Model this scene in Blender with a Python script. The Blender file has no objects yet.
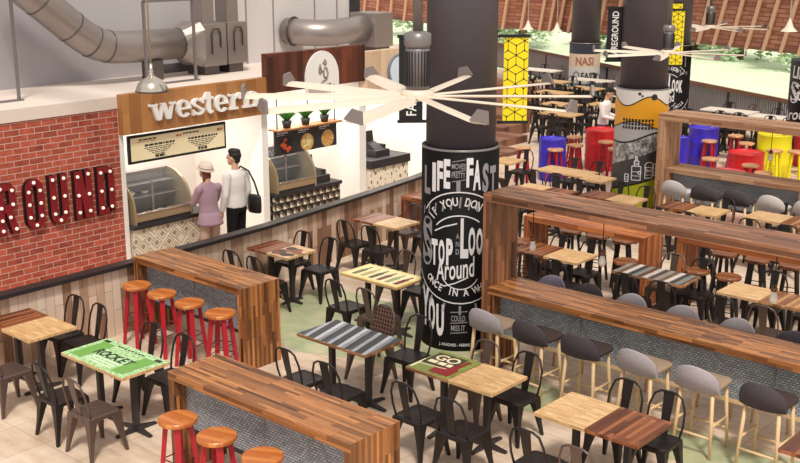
import bpy, bmesh, math, random
from mathutils import Vector, Matrix
R=math.radians; PI=math.pi
random.seed(7)
SC=bpy.context.scene; COL=SC.collection

# ------------------------------------------------------------------ materials
def S(r,g,b):
    f=lambda c:(c/255/12.92 if c/255<=.04045 else ((c/255+.055)/1.055)**2.4)
    return (f(r),f(g),f(b),1)
def mat(name,col,rough=.6,metal=0,spec=.5,emit=0,alpha=1,trans=0):
    m=bpy.data.materials.new(name); m.use_nodes=True
    b=m.node_tree.nodes['Principled BSDF']
    b.inputs['Base Color'].default_value=col; b.inputs['Roughness'].default_value=rough
    b.inputs['Metallic'].default_value=metal; b.inputs['Specular IOR Level'].default_value=spec
    b.inputs['Alpha'].default_value=alpha; b.inputs['Transmission Weight'].default_value=trans
    if emit: b.inputs['Emission Color'].default_value=col; b.inputs['Emission Strength'].default_value=emit
    return m
class NT:
    def __init__(s,m): s.t=m.node_tree; s.n=s.t.nodes; s.b=s.n['Principled BSDF']
    def new(s,k,**kw):
        n=s.n.new(k)
        for a,v in kw.items():
            if a.startswith('i_'): n.inputs[a[2:].replace('_',' ')].default_value=v
            else: setattr(n,a,v)
        return n
    def ln(s,a,b): s.t.links.new(a,b)
    def coord(s,kind='UV',scale=(1,1,1),rot=(0,0,0),loc=(0,0,0)):
        c=s.new('ShaderNodeTexCoord'); m=s.new('ShaderNodeMapping')
        m.inputs['Scale'].default_value=scale; m.inputs['Rotation'].default_value=rot; m.inputs['Location'].default_value=loc
        s.ln(c.outputs[kind],m.inputs[0]); return m.outputs[0]
    def ramp(s,inp,stops,interp='LINEAR'):
        r=s.new('ShaderNodeValToRGB'); cr=r.color_ramp; cr.interpolation=interp
        while len(cr.elements)<len(stops): cr.elements.new(.5)
        for e,(p,c) in zip(cr.elements,stops): e.position=p; e.color=c
        s.ln(inp,r.inputs[0]); return r.outputs[0]
    def mix(s,f,a,b,mode='MIX'):
        x=s.new('ShaderNodeMix',data_type='RGBA',blend_type=mode)
        for v,i in ((f,0),(a,6),(b,7)):
            if hasattr(v,'links'): s.ln(v,x.inputs[i])
            else: x.inputs[i].default_value=v
        return x.outputs[2]
    def noise(s,vec,scale,detail=3,rough=.5):
        n=s.new('ShaderNodeTexNoise'); n.inputs['Scale'].default_value=scale
        n.inputs['Detail'].default_value=detail; n.inputs['Roughness'].default_value=rough
        if vec: s.ln(vec,n.inputs['Vector'])
        return n.outputs[0]
    def base(s,c): s.ln(c,s.b.inputs['Base Color'])
    def bump(s,h,st=.3,d=.01):
        b=s.new('ShaderNodeBump'); b.inputs['Strength'].default_value=st; b.inputs['Distance'].default_value=d
        s.ln(h,b.inputs['Height']); s.ln(b.outputs[0],s.b.inputs['Normal'])
def brick(n,vec,w,h,mort,c1,c2,cm,off=.5,bias=0,freq=2):
    b=n.new('ShaderNodeTexBrick'); b.offset=off; b.offset_frequency=freq
    b.inputs['Scale'].default_value=1; b.inputs['Brick Width'].default_value=w; b.inputs['Row Height'].default_value=h
    b.inputs['Mortar Size'].default_value=mort; b.inputs['Color1'].default_value=c1; b.inputs['Color2'].default_value=c2
    b.inputs['Mortar'].default_value=cm; b.inputs['Bias'].default_value=bias; b.inputs['Mortar Smooth'].default_value=.1
    n.ln(vec,b.inputs['Vector']); return b
def blocks(name,dark,lite,w=.45,h=.042,rough=.38,gs=1.0,line=.35):
    """glued wooden staves: stave tint from a brick grid, fine grain along the stave"""
    m=mat(name,dark,rough); n=NT(m); v=n.coord('UV')
    k=tuple(x*line for x in dark[:3])+(1,)
    b1=brick(n,v,w,h,.0009,(0,0,0,1),(1,1,1,1),(.3,.3,.3,1),.37,0,3)
    b2=brick(n,v,w*1.9,h,.0009,(0,0,0,1),(1,1,1,1),(.3,.3,.3,1),.61,0,2)
    t=n.mix(.32,b1.outputs[0],b2.outputs[0])
    g=n.noise(n.coord('UV',(3*gs,70*gs,1)),1,5,.65)
    t=n.mix(.36,t,g)
    c=n.ramp(t,[(.2,dark),(.48,tuple(a*.55+b*.45 for a,b in zip(dark,lite))),(.78,lite)])
    n.base(n.mix(b1.outputs[1],c,k)); return m
M={}
M['oak_counter']=blocks('counter_staves',S(72,36,18),S(198,132,76),.4,.036)
M['portal_wood']=blocks('portal_staves',S(74,44,30),S(178,122,86),.5,.045,.45)
M['pale_portal']=blocks('pale_portal_staves',S(140,95,68),S(206,165,130),.6,.05,.5)
M['dark_top']=blocks('red_brown_staves',S(84,40,24),S(176,108,68),.5,.045,.35)
M['light_top']=blocks('beech_staves',S(190,146,96),S(230,194,146),.14,.028,.35,1,.7)
M['wood_top']=blocks('mid_brown_staves',S(120,72,40),S(205,155,105),.5,.05,.4)
M['orange_counter']=blocks('orange_staves',S(112,54,26),S(200,124,72),.6,.05,.4)
M['seat_wood']=blocks('stool_seat_wood',S(178,98,44),S(212,136,72),.5,.06,.35,.5,.8)
M['pale_seat']=blocks('pale_seat_wood',S(196,140,96),S(226,178,136),.5,.06,.4,.5,.8)
M['brown_seat']=blocks('brown_seat_wood',S(112,66,40),S(168,108,68),.5,.05,.4,.5)
M['sign_oak']=blocks('sign_oak_veneer',S(146,94,50),S(188,132,80),1.6,.2,.5,.5,.9)
M['sign_walnut']=blocks('sign_walnut_veneer',S(52,22,16),S(120,62,42),1.6,.13,.4,.6,.8)
M['sign_pale']=blocks('sign_pale_veneer',S(200,168,138),S(226,200,172),1.6,.12,.5,.6,.9)
M['bleacher']=blocks('step_boards',S(96,62,48),S(150,104,80),2,.2,.6)
M['leg_wood']=mat('ash_wood',S(224,192,148),.5)
M['black_metal']=mat('black_powder_coat',S(34,28,28),.42,.2)
M['bronze_metal']=mat('brushed_gunmetal',S(104,88,82),.38,.55)
M['post_metal']=mat('dark_grey_steel',S(62,56,56),.45,.4)
M['red_paint']=mat('red_gloss_paint',S(176,26,42),.35)
M['red_rod']=mat('dark_red_rod',S(120,26,32),.4)
M['steel']=mat('galvanised_steel',S(156,147,143),.38,.62)
M['steel_seam']=mat('steel_seam',S(110,104,102),.4,.8)
M['chrome']=mat('brushed_chrome',S(205,196,184),.22,.9)
M['gold_steel']=mat('warm_brushed_steel',S(190,172,138),.35,.6)
M['fan_blade']=mat('cream_fan_blade',S(224,208,190),.4)
M['fan_grey']=mat('fan_grey',S(128,122,122),.4,.4)
M['fan_dark']=mat('fan_winglet_grey',S(122,112,110),.5)
M['black']=mat('matt_black',S(16,15,16),.55)
M['wrap']=mat('black_vinyl_wrap',S(9,8,10),.65,0,.2)
M['char']=mat('charcoal',S(48,46,48),.5)
M['white_paint']=mat('white_lettering',S(240,238,235),.5)
M['grey_paint']=mat('chalk_grey_lettering',S(232,230,232),.6)
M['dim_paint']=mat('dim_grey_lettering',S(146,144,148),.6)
M['column']=mat('charcoal_plaster',S(84,77,84),.6)
M['yellow']=mat('yellow_banner_cloth',S(246,222,10),.6)
M['ledge']=mat('black_ledge',S(40,36,38),.4)
M['white_wall']=mat('white_plaster',S(240,236,230),.7)
M['glass']=mat('clear_glass',(1,1,1,1),.03,0,.5,0,.22)
M['caseglass']=mat('display_glass',S(220,225,228),.05,0,.5,0,.07)
M['bulb_glass']=mat('frosted_bulb',S(245,240,232),.2,0,.5,0,.7)
M['bulb_on']=mat('lit_bulb',S(250,236,220),.3,0,.5,.45)
M['copper']=mat('copper_socket',S(120,78,52),.35,.6)
M['skin']=mat('skin',S(206,160,132),.55)
M['green_leaf']=mat('plant_leaf',S(66,140,52),.5)
M['soil']=mat('soil',S(50,36,28),.9)
M['cream']=mat('menu_cream',S(246,232,192),.6)
M['ink']=mat('menu_ink',S(50,42,40),.7)
M['orange_ink']=mat('orange_ink',S(206,120,60),.7)
M['blue']=mat('blue_drum_paint',S(58,46,196),.35)
M['red_drum']=mat('red_drum_paint',S(214,36,44),.35)
M['pink_drum']=mat('faded_red_drum_paint',S(222,76,84),.4)
M['yellow_drum']=mat('yellow_drum_paint',S(236,226,30),.35)
M['pale_top']=mat('white_laminate',S(235,226,214),.4)
M['dome']=M['chrome']

def fabric(name,c,d):
    m=mat(name,c,.9,0,.2); n=NT(m); v=n.coord('Object')
    t=n.noise(v,160,2,.7); n.base(n.ramp(t,[(.3,d),(.7,c)])); n.bump(t,.3,.004); return m
M['grey_fab']=fabric('light_grey_felt',S(190,182,186),S(148,140,146))
M['lilac_fab']=fabric('lilac_grey_felt',S(150,142,160),S(112,104,122))
M['dark_fab']=fabric('charcoal_felt',S(92,84,90),S(62,56,60))
M['pale_fab']=fabric('pale_grey_felt',S(214,208,208),S(180,172,172))
M['beige_fab']=fabric('beige_felt',S(182,160,138),S(142,122,104))
M['brown_fab']=fabric('brown_black_felt',S(86,72,70),S(58,48,46))

def mk_brickwall():
    m=mat('red_brick',S(160,60,48),.85); n=NT(m); v=n.coord('UV')
    b=brick(n,v,.225,.083,.005,S(104,32,26),S(200,98,74),S(206,176,164),.5)
    t=n.noise(v,5,4,.6); t2=n.noise(n.coord('UV',(9,30,1)),1,3)
    c=n.mix(.45,b.outputs[0],n.ramp(t,[(.3,S(120,36,30)),(.7,S(204,104,78))]),'MIX')
    c=n.mix(.25,c,n.ramp(t2,[(.3,S(110,36,32)),(.7,S(220,120,92))]))
    c=n.mix(b.outputs[1],c,S(204,172,160)); n.base(c)
    inv=n.new('ShaderNodeMath',operation='SUBTRACT'); inv.inputs[0].default_value=1; n.ln(b.outputs[1],inv.inputs[1])
    n.bump(inv.outputs[0],.5,.01); return m
M['brick']=mk_brickwall()
def mk_pallet():
    m=mat('weathered_boards',S(170,140,120),.75); n=NT(m); v=n.coord('UV')
    b=brick(n,v,.62,.12,.002,(0,0,0,1),(1,1,1,1),(.1,.1,.1,1),.43,0,2)
    b2=brick(n,v,1.3,.12,.002,(0,0,0,1),(1,1,1,1),(.1,.1,.1,1),.21,0,3)
    g=n.noise(n.coord('UV',(3,40,1)),1,5,.65); g2=n.noise(n.coord('UV',(2,5,1)),1.3,3)
    t=n.mix(.4,n.mix(.4,b.outputs[0],b2.outputs[0]),n.mix(.5,g,g2))
    c=n.ramp(t,[(.15,S(92,60,44)),(.38,S(150,112,88)),(.52,S(204,174,150)),(.8,S(230,210,194))])
    n.base(n.mix(b.outputs[1],c,S(90,66,54))); return m
M['pallet']=mk_pallet()
def mk_weave():
    m=mat('grey_wire_weave',S(150,155,160),.5); n=NT(m); v=n.coord('UV')
    b=brick(n,v,.042,.026,.0045,S(186,192,198),S(132,140,148),S(44,48,54),.5)
    b.inputs['Mortar Smooth'].default_value=.3
    t=n.noise(v,3,2); c=n.mix(.2,b.outputs[0],n.ramp(t,[(.3,S(120,128,138)),(.7,S(190,196,202))])); n.base(c); return m
M['weave']=mk_weave()
def mk_floor():
    m=mat('travertine_tiles',S(214,188,164),.42); n=NT(m); v=n.coord('Object')
    b=brick(n,v,.6,.6,.004,(0,0,0,1),(1,1,1,1),(.5,.5,.5,1),0)
    t=n.noise(v,1.6,6,.62); t2=n.noise(n.coord('Object',(1.2,6,1)),1.5,4)
    c=n.ramp(n.mix(.4,t,t2),[(.34,S(186,158,136)),(.5,S(216,192,168)),(.66,S(234,214,194))])
    c=n.mix(.08,c,b.outputs[0]); c=n.mix(b.outputs[1],c,S(170,142,122)); n.base(c); return m
M['floor']=mk_floor()
def mk_green():
    m=mat('sage_green_floor_tiles',S(176,182,140),.4); n=NT(m); v=n.coord('Object'); t=n.noise(v,2.5,5,.65)
    n.base(n.ramp(t,[(.3,S(150,164,130)),(.55,S(186,186,148)),(.75,S(206,196,164))])); return m
M['green_floor']=mk_green()
def mk_grass():
    m=mat('mown_grass',S(200,222,178),.9); n=NT(m); v=n.coord('Object'); t=n.noise(v,.5,5,.6)
    n.base(n.ramp(t,[(.3,S(214,230,194)),(.7,S(232,242,216))])); return m
M['grass']=mk_grass()
def mk_leaf(nm,a,b):
    m=mat(nm,a,.8); n=NT(m); t=n.noise(n.coord('Object'),5,4,.7); n.base(n.ramp(t,[(.3,a),(.7,b)])); return m
M['foliage']=mk_leaf('tree_foliage',S(140,176,124),S(196,218,180))
M['foliage2']=mk_leaf('pale_tree_foliage',S(164,194,150),S(214,230,202))
M['trunk']=mat('bark',S(110,90,72),.9)
def mk_shingle():
    m=mat('brown_roof_boards',S(128,76,58),.7); n=NT(m); v=n.coord('UV')
    b=brick(n,v,.5,.13,.012,S(150,94,76),S(204,142,114),S(98,58,46),.5)
    g=n.noise(n.coord('UV',(2,20,1)),1,4); n.base(n.mix(.3,b.outputs[0],n.ramp(g,[(.3,S(84,46,38)),(.7,S(182,122,94))]))); return m
M['shingle']=mk_shingle()
M['rib']=mat('pale_roof_rib',S(214,172,142),.6)
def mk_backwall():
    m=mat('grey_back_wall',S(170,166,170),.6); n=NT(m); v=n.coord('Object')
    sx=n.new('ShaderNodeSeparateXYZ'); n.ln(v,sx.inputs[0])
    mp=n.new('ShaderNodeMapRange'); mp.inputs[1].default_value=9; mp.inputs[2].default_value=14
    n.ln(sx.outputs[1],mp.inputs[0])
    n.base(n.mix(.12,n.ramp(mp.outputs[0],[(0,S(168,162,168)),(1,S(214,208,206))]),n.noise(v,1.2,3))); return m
M['backwall']=mk_backwall()
def mk_tile(nm,kind):
    m=mat(nm,S(235,225,205),.5); n=NT(m); v=n.coord('UV')
    if kind=='cube':
        w=.155
        a=brick(n,n.coord('UV',(1,1,1)),w,w*.8,.0,S(235,226,205),S(220,210,190),S(0,0,0),.5)
        sep=n.new('ShaderNodeSeparateXYZ'); n.ln(v,sep.inputs[0])
        def mth(op,a,b):
            q=n.new('ShaderNodeMath',operation=op)
            for i,x in ((0,a),(1,b)):
                if hasattr(x,'links'): n.ln(x,q.inputs[i])
                else: q.inputs[i].default_value=x
            return q.outputs[0]
        row=mth('FLOOR',mth('DIVIDE',sep.outputs[1],w*.8),0)
        sh=mth('MULTIPLY',mth('MODULO',mth('ABSOLUTE',row,0),2),.5)
        fx=mth('FRACT',mth('ADD',mth('DIVIDE',sep.outputs[0],w),sh),0)
        fy=mth('FRACT',mth('DIVIDE',sep.outputs[1],w*.8),0)
        d=mth('ADD',mth('MULTIPLY',fx,.8),mth('MULTIPLY',fy,.9))
        c=n.ramp(d,[(0,S(240,232,212)),(.62,S(240,232,212)),(.64,S(128,116,100)),(.98,S(128,116,100)),(1.0,S(40,36,36))],'CONSTANT')
        top=n.ramp(fy,[(0,S(40,36,36)),(.2,(1,1,1,1))],'CONSTANT')
        n.base(n.mix(1.0,c,top,'MULTIPLY'))
    elif kind=='moroc':
        w=.2; vo=n.new('ShaderNodeTexVoronoi',distance='CHEBYCHEV',feature='F1'); vo.inputs['Scale'].default_value=6; vo.inputs['Randomness'].default_value=.25
        n.ln(n.coord('UV',rot=(0,0,PI/4)),vo.inputs['Vector'])
        k=brick(n,v,.2,.2,.004,(0,0,0,1),(1,1,1,1),(.5,.5,.5,1),0)
        rg=n.ramp(vo.outputs[0],[(0,S(120,108,94)),(.2,S(236,226,204)),(.33,S(150,138,120)),(.42,S(240,230,210)),(.6,S(206,194,172))],'CONSTANT')
        n.base(n.mix(.3,rg,n.mix(k.outputs[0],S(235,225,205),S(196,180,152))))
    else:
        vo=n.new('ShaderNodeTexVoronoi',feature='F1'); vo.inputs['Scale'].default_value=16; n.ln(n.coord('UV',(1,.6,1)),vo.inputs['Vector'])
        n.base(n.ramp(vo.outputs[0],[(0,S(120,112,92)),(.28,S(170,160,136)),(.36,S(240,232,212))],'CONSTANT'))
    return m
M['cube_tile']=mk_tile('cube_pattern_tile','cube'); M['moroc_tile']=mk_tile('patterned_tile','moroc'); M['terrazzo']=mk_tile('terrazzo_tile','t')
def mk_stripes(nm,cols,w,ang=0):
    m=mat(nm,S(60,60,66),.4); n=NT(m); v=n.coord('UV',rot=(0,0,R(ang)))
    sx=n.new('ShaderNodeSeparateXYZ'); n.ln(v,sx.inputs[0])
    q=n.new('ShaderNodeMath',operation='FRACT'); d=n.new('ShaderNodeMath',operation='DIVIDE'); d.inputs[1].default_value=w*len(cols)
    n.ln(sx.outputs[0],d.inputs[0]); n.ln(d.outputs[0],q.inputs[0])
    c=n.ramp(q.outputs[0],[(i/len(cols),c) for i,c in enumerate(cols)],'CONSTANT')
    g=n.noise(n.coord('UV',(40,5,1),rot=(0,0,R(ang))),1,5,.7)
    n.base(n.mix(.5,c,n.ramp(g,[(.35,S(24,24,30)),(.65,S(200,200,206))]),'OVERLAY')); return m
M['stripe_bw']=mk_stripes('black_white_planks',[S(40,40,48),S(44,46,54),S(206,208,212),S(150,156,164),S(32,32,38),S(62,66,76),S(186,190,196)],.05,-14)
M['stripe_gr']=mk_stripes('mixed_grey_planks',[S(96,62,48),S(196,190,184),S(70,58,54),S(150,140,132),S(110,84,66),S(206,200,192),S(60,56,58),S(130,134,128)],.075)
def mk_poster(nm,a,b,c3,sc=22):
    m=mat(nm,a,.4); n=NT(m); t=n.noise(n.coord('UV'),sc,5,.7); n.base(n.ramp(t,[(.38,a),(.5,b),(.62,c3)])); return m
M['green_poster']=mk_poster('green_poster_print',S(112,164,98),S(166,208,148),S(212,236,198),26)
M['green_band']=mat('poster_green_band',S(112,166,78),.5)
M['olive_poster']=mk_poster('olive_poster_print',S(112,126,56),S(132,146,70),S(150,160,90))
M['yellow_poster']=mk_poster('yellow_print',S(220,188,100),S(240,214,128),S(246,228,160))
def perf():
    m=mat('perforated_gunmetal',S(112,88,80),.4,.4); n=NT(m)
    vo=n.new('ShaderNodeTexVoronoi'); vo.inputs['Scale'].default_value=22; vo.inputs['Randomness'].default_value=.1; n.ln(n.coord('UV'),vo.inputs['Vector'])
    n.base(n.ramp(vo.outputs[0],[(0,S(40,32,30)),(.33,S(118,92,84))],'CONSTANT')); return m
M['perf']=perf()

# ------------------------------------------------------------------ mesh builder
class MB:
    def __init__(s): s.v=[]; s.f=[]; s.uv=[]; s.sm=[]; s.mi=[]
    def face(s,pts,uv=None,sm=False,mi=0):
        i=len(s.v); s.v+= [tuple(p) for p in pts]; s.f.append(tuple(range(i,i+len(pts))))
        if uv is None: uv=s.boxuv(pts,'x')
        s.uv.append(uv); s.sm.append(sm); s.mi.append(mi)
    @staticmethod
    def boxuv(pts,grain):
        p=[Vector(q) for q in pts]; n=(p[1]-p[0]).cross(p[-1]-p[0])
        a=[abs(n.x),abs(n.y),abs(n.z)]; k=a.index(max(a))
        g='xyz'.index(grain)
        ax=[i for i in range(3) if i!=k]
        if g in ax: u=g; v=[i for i in ax if i!=g][0]
        elif k==g: u,v=(2,[i for i in ax if i!=2][0]) if k!=2 else (0,1)
        else: u,v=ax
        return [(q[u]+.37*k,q[v]+.113*k) for q in p]
    def box(s,x0,x1,y0,y1,z0,z1,grain='x',mi=0,T=None):
        P=[(x,y,z) for z in (z0,z1) for y in (y0,y1) for x in (x0,x1)]
        for q in ((0,2,3,1),(4,5,7,6),(0,1,5,4),(2,6,7,3),(0,4,6,2),(1,3,7,5)):
            pts=[P[i] for i in q]; uv=s.boxuv(pts,grain)
            if T: pts=[T@Vector(p) for p in pts]
            s.face(pts,uv,False,mi)
        return s
    def loft(s,rings,closed=True,caps=True,sm=True,mi=0,uvs=(1,1)):
        n=len(rings[0]); base=len(s.v)
        for r in rings: s.v+=[tuple(p) for p in r]
        L=[0]
        for a,b in zip(rings,rings[1:]): L.append(L[-1]+(Vector(b[0])-Vector(a[0])).length)
        for i in range(len(rings)-1):
            for j in range(n if closed else n-1):
                k=(j+1)%n
                s.f.append((base+i*n+j,base+i*n+k,base+(i+1)*n+k,base+(i+1)*n+j))
                u0,u1=j/n*uvs[1],(j+1)/n*uvs[1]
                s.uv.append([(L[i],u0),(L[i],u1),(L[i+1],u1),(L[i+1],u0)]); s.sm.append(sm); s.mi.append(mi)
        if caps and closed:
            for r,rev in ((rings[0],True),(rings[-1],False)):
                pts=list(reversed(r)) if rev else list(r); s.face(pts,s.boxuv(pts,'x'),False,mi)
        return s
    def tube(s,path,r,n=8,caps=True,mi=0,sq=None):
        P=[Vector(p) for p in path]; rs=r if isinstance(r,(list,tuple)) else [r]*len(P); rings=[]
        ref=None
        for i,p in enumerate(P):
            d=(P[min(i+1,len(P)-1)]-P[max(i-1,0)]).normalized()
            if ref is None:
                ref=Vector((0,0,1)) if abs(d.z)<.9 else Vector((1,0,0))
            a=(ref-d*ref.dot(d)).normalized(); b=d.cross(a); ref=a
            rings.append([p+(a*math.cos(2*PI*j/n+ (PI/4 if n==4 else 0))+b*math.sin(2*PI*j/n+(PI/4 if n==4 else 0)))*rs[i] for j in range(n)])
        return s.loft(rings,True,caps,n>4,mi)
    def lathe(s,prof,n=20,c=(0,0,0),caps=True,mi=0,sm=True):
        rings=[[(c[0]+r*math.cos(2*PI*j/n),c[1]+r*math.sin(2*PI*j/n),c[2]+z) for j in range(n)] for r,z in prof]
        return s.loft(rings,True,caps,sm,mi)
    def ball(s,c,rx,ry=None,rz=None,n=12,m=8,T=None,mi=0):
        ry=ry or rx; rz=rz or rx
        rings=[]
        for i in range(m+1):
            t=-PI/2+PI*i/m; q=max(math.cos(t),.02)
            rg=[Vector((rx*q*math.cos(2*PI*j/n),ry*q*math.sin(2*PI*j/n),rz*math.sin(t))) for j in range(n)]
            if T: rg=[T@p for p in rg]
            rings.append([p+Vector(c) for p in rg])
        return s.loft(rings,True,True,True,mi)
    def prism(s,pts,fn,d0,d1,mi=0,sm=False,mside=None):
        """2D outline pts extruded: fn(u,v,d)->3D"""
        a=[fn(u,v,d0) for u,v in pts]; b=[fn(u,v,d1) for u,v in pts]
        uv=[(u,v) for u,v in pts]
        s.face(b,uv,False,mi); s.face(a[::-1],uv[::-1],False,mi)
        n=len(pts)
        for i in range(n):
            j=(i+1)%n; s.face([a[i],a[j],b[j],b[i]],[(uv[i][0],uv[i][1]),(uv[j][0],uv[j][1]),(uv[j][0],uv[j][1]+.03),(uv[i][0],uv[i][1]+.03)],sm,mi if mside is None else mside)
        return s
    def raw(s,vs,fs,mi=0):
        b=len(s.v); s.v+=[tuple(v) for v in vs]
        for f in fs:
            s.f.append(tuple(b+i for i in f)); s.uv.append([(vs[i][0],vs[i][2]) for i in f]); s.sm.append(False); s.mi.append(mi)
        return s
    def build(s,name,m,parent=None,bevel=0,seg=2,fix=True):
        me=bpy.data.meshes.new(name); me.from_pydata(s.v,[],s.f)
        ul=me.uv_layers.new(name='UVMap'); k=0
        for q in s.uv:
            for p in q: ul.data[k].uv=p; k+=1
        me.polygons.foreach_set('use_smooth',s.sm); me.polygons.foreach_set('material_index',s.mi)
        for x in (m if isinstance(m,(list,tuple)) else [m]): me.materials.append(x)
        bm=bmesh.new(); bm.from_mesh(me)
        bmesh.ops.remove_doubles(bm,verts=bm.verts,dist=.0002)
        if fix: bmesh.ops.recalc_face_normals(bm,faces=bm.faces)
        if bevel:
            es=[e for e in bm.edges if len(e.link_faces)==2 and e.calc_face_angle(0)>.5]
            bmesh.ops.bevel(bm,geom=es,offset=bevel,segments=seg,affect='EDGES',profile=.6)
        bm.to_mesh(me); bm.free()
        o=bpy.data.objects.new(name,me); COL.objects.link(o)
        if parent: o.parent=parent
        return o
def tag(o,label,cat,group=None):
    o['label']=label; o['category']=cat
    if group: o['group']=group
    return o
def thing(name,label,cat,loc=(0,0,0),rz=0,group=None):
    o=bpy.data.objects.new(name,None); COL.objects.link(o); o.empty_display_size=.1
    o.location=loc; o.rotation_euler=(0,0,rz); return tag(o,label,cat,group)
def struct(o): o['kind']='structure'; return o
def dup(src,loc,rz,label,group=None,swap=None,scale=None):
    r=src.copy(); COL.objects.link(r); r.location=loc; r.rotation_euler=(0,0,rz); r['label']=label
    if group: r['group']=group
    if scale: r.scale=(scale,)*3
    for ch in list(src.children):
        c=ch.copy(); COL.objects.link(c); c.parent=r
        if swap and ch.data and ch.data.materials and ch.data.materials[0] in swap:
            key=(ch.data.name,swap[ch.data.materials[0]].name)
            if key not in SWAP:
                d=ch.data.copy(); d.materials[0]=swap[ch.data.materials[0]]; SWAP[key]=d
            c.data=SWAP[key]
        for g in ch.children:
            d=g.copy(); COL.objects.link(d); d.parent=c
    return r
SWAP={}
USED=set()
def place(proto,loc,rz,label,group=None,swap=None,scale=None):
    if proto.name not in USED and not swap and not scale:
        USED.add(proto.name); proto.location=loc; proto.rotation_euler=(0,0,rz); proto['label']=label
        if group: proto['group']=group
        return proto
    return dup(proto,loc,rz,label,group,swap,scale)
TX={}
def text2d(st,size=1,bold=0,xs=1,res=3,shear=0):
    """letters as flat 2D verts and faces, origin centred"""
    k=(st,bold,res,shear)
    if k not in TX:
        cu=bpy.data.curves.new('t','FONT'); cu.body=st; cu.size=1; cu.offset=bold; cu.resolution_u=res; cu.align_x='CENTER'; cu.shear=shear
        ob=bpy.data.objects.new('t',cu); COL.objects.link(ob); dg=bpy.context.evaluated_depsgraph_get()
        me=ob.evaluated_get(dg).to_mesh(); TX[k]=([(v.co.x,v.co.y) for v in me.vertices],[tuple(p.vertices) for p in me.polygons])
        ob.evaluated_get(dg).to_mesh_clear(); bpy.data.objects.remove(ob); bpy.data.curves.remove(cu)
    vs,fs=TX[k]; return [(x*size*xs,y*size) for x,y in vs],fs

# ------------------------------------------------------------------ camera
H=5.0
cam=bpy.data.cameras.new('camera'); co=bpy.data.objects.new('camera',cam); COL.objects.link(co)
co.location=(0,0,H); co.rotation_euler=(PI/2-math.atan(291.5/1102),0,R(41.3))
cam.sensor_width=36; cam.lens=36*1102/800; cam.clip_end=300; SC.camera=co

# ------------------------------------------------------------------ setting
m=MB(); m.face([(-40,-2,0),(6,-2,0),(6,18.4,0),(-40,43.3,0)]); struct(m.build('floor',M['floor']))
def patch(pts,name):
    m=MB(); m.prism(pts,lambda u,v,d:(u,v,d),.001,.004); return struct(m.build(name,M['green_floor']))
patch([(-11.2,9.25),(-9.6,8.9),(-8.6,9.3),(-7.7,9.45),(-7.7,11.2),(-11.2,11.1)],'floor_green_inlay')
patch([(-7.0,9.32),(-1.5,9.32),(-1.5,10.1),(-7.0,10.1)],'floor_green_strip')
# low boarded wall with a black ledge, gently curving
LW=[(-11.74,1.5),(-11.74,8.2),(-11.78,9.4),(-11.84,10.5),(-12.02,11.9),(-12.17,13.0),(-12.38,14.4),(-12.75,16.2)]
def dense(P,k=5):
    out=[]
    for a,b in zip(P,P[1:]): out+=[tuple(a[i]+(b[i]-a[i])*t/k for i in range(len(a))) for t in range(k)]
    return out+[P[-1]]
D=dense(LW,4); m=MB(); L=0
for a,b in zip(D,D[1:]):
    l=math.dist(a,b)
    m.face([(a[0],a[1],0),(b[0],b[1],0),(b[0],b[1],.9),(a[0],a[1],.9)],[(0,L),(0,L+l),(.9,L+l),(.9,L)])
    m.face([(b[0]-.09,b[1],0),(a[0]-.09,a[1],0),(a[0]-.09,a[1],.9),(b[0]-.09,b[1],.9)],[(0,L+l),(0,L),(.9,L),(.9,L+l)]); L+=l
lw=struct(m.build('wall_low',M['pallet'],fix=False))
m=MB(); m.loft([[(x+.07,y,.9),(x+.07,y,.95),(x-.1,y,.95),(x-.1,y,.9)] for x,y in D],sm=False); o=m.build('ledge',M['ledge'],lw)
XF=-13.35
# brick wall
m=MB(); P=[(XF,2,0),(XF,9.08,0),(XF,9.08,2.82),(XF,2,2.82)]
m.face(P,[(p[1],p[2]) for p in P]); P=[(XF,9.08,0),(XF-.2,9.08,0),(XF-.2,9.08,2.82),(XF,9.08,2.82)]; m.face(P,[(p[0],p[2]) for p in P])
struct(m.build('wall_brick',M['brick'],fix=False))
# kiosk shell: roof slab, inner back, cross walls
m=MB(); m.box(-15.2,XF+.02,2,16.4,2.68,2.85); struct(m.build('ceiling_kiosk_roof',mat('roof_plaster',S(222,208,198),.8)))
m=MB(); m.box(-15.25,-15.12,9.0,16.3,0,2.68); struct(m.build('wall_kiosk_back',M['white_wall']))
for i,(a,b) in enumerate(((9.08,9.16),(11.8,11.93),(14.1,14.27),(16.2,16.35))):
    m=MB(); m.box(-15.12,XF,a,b,0,2.68); struct(m.build('wall_kiosk_divider',M['white_wall']))
m=MB(); m.box(XF-.1,XF+.01,14.27,16.2,2.3,2.68); struct(m.build('wall_kiosk_header',M['white_wall']))
# grey wall behind the roofs, with panel joints
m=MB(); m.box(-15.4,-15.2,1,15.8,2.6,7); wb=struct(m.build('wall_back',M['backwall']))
for y in (12.55,13.15,13.8,14.85,15.45):
    m=MB(); m.box(-15.2,-15.185,y-.012,y+.012,2.85,7); struct(m.build('trim_panel_joint',mat('joint_grey',S(140,134,138),.6)))
m=MB(); m.box(-15.5,-15.15,15.8,16.05,0,7); struct(m.build('trim_dark_post',M['char']))
m=MB(); m.box(-15.2,-15.1,11.0,12.6,2.85,3.0); struct(m.build('baseboard_back',mat('skirt_grey',S(110,104,108),.6)))
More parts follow.
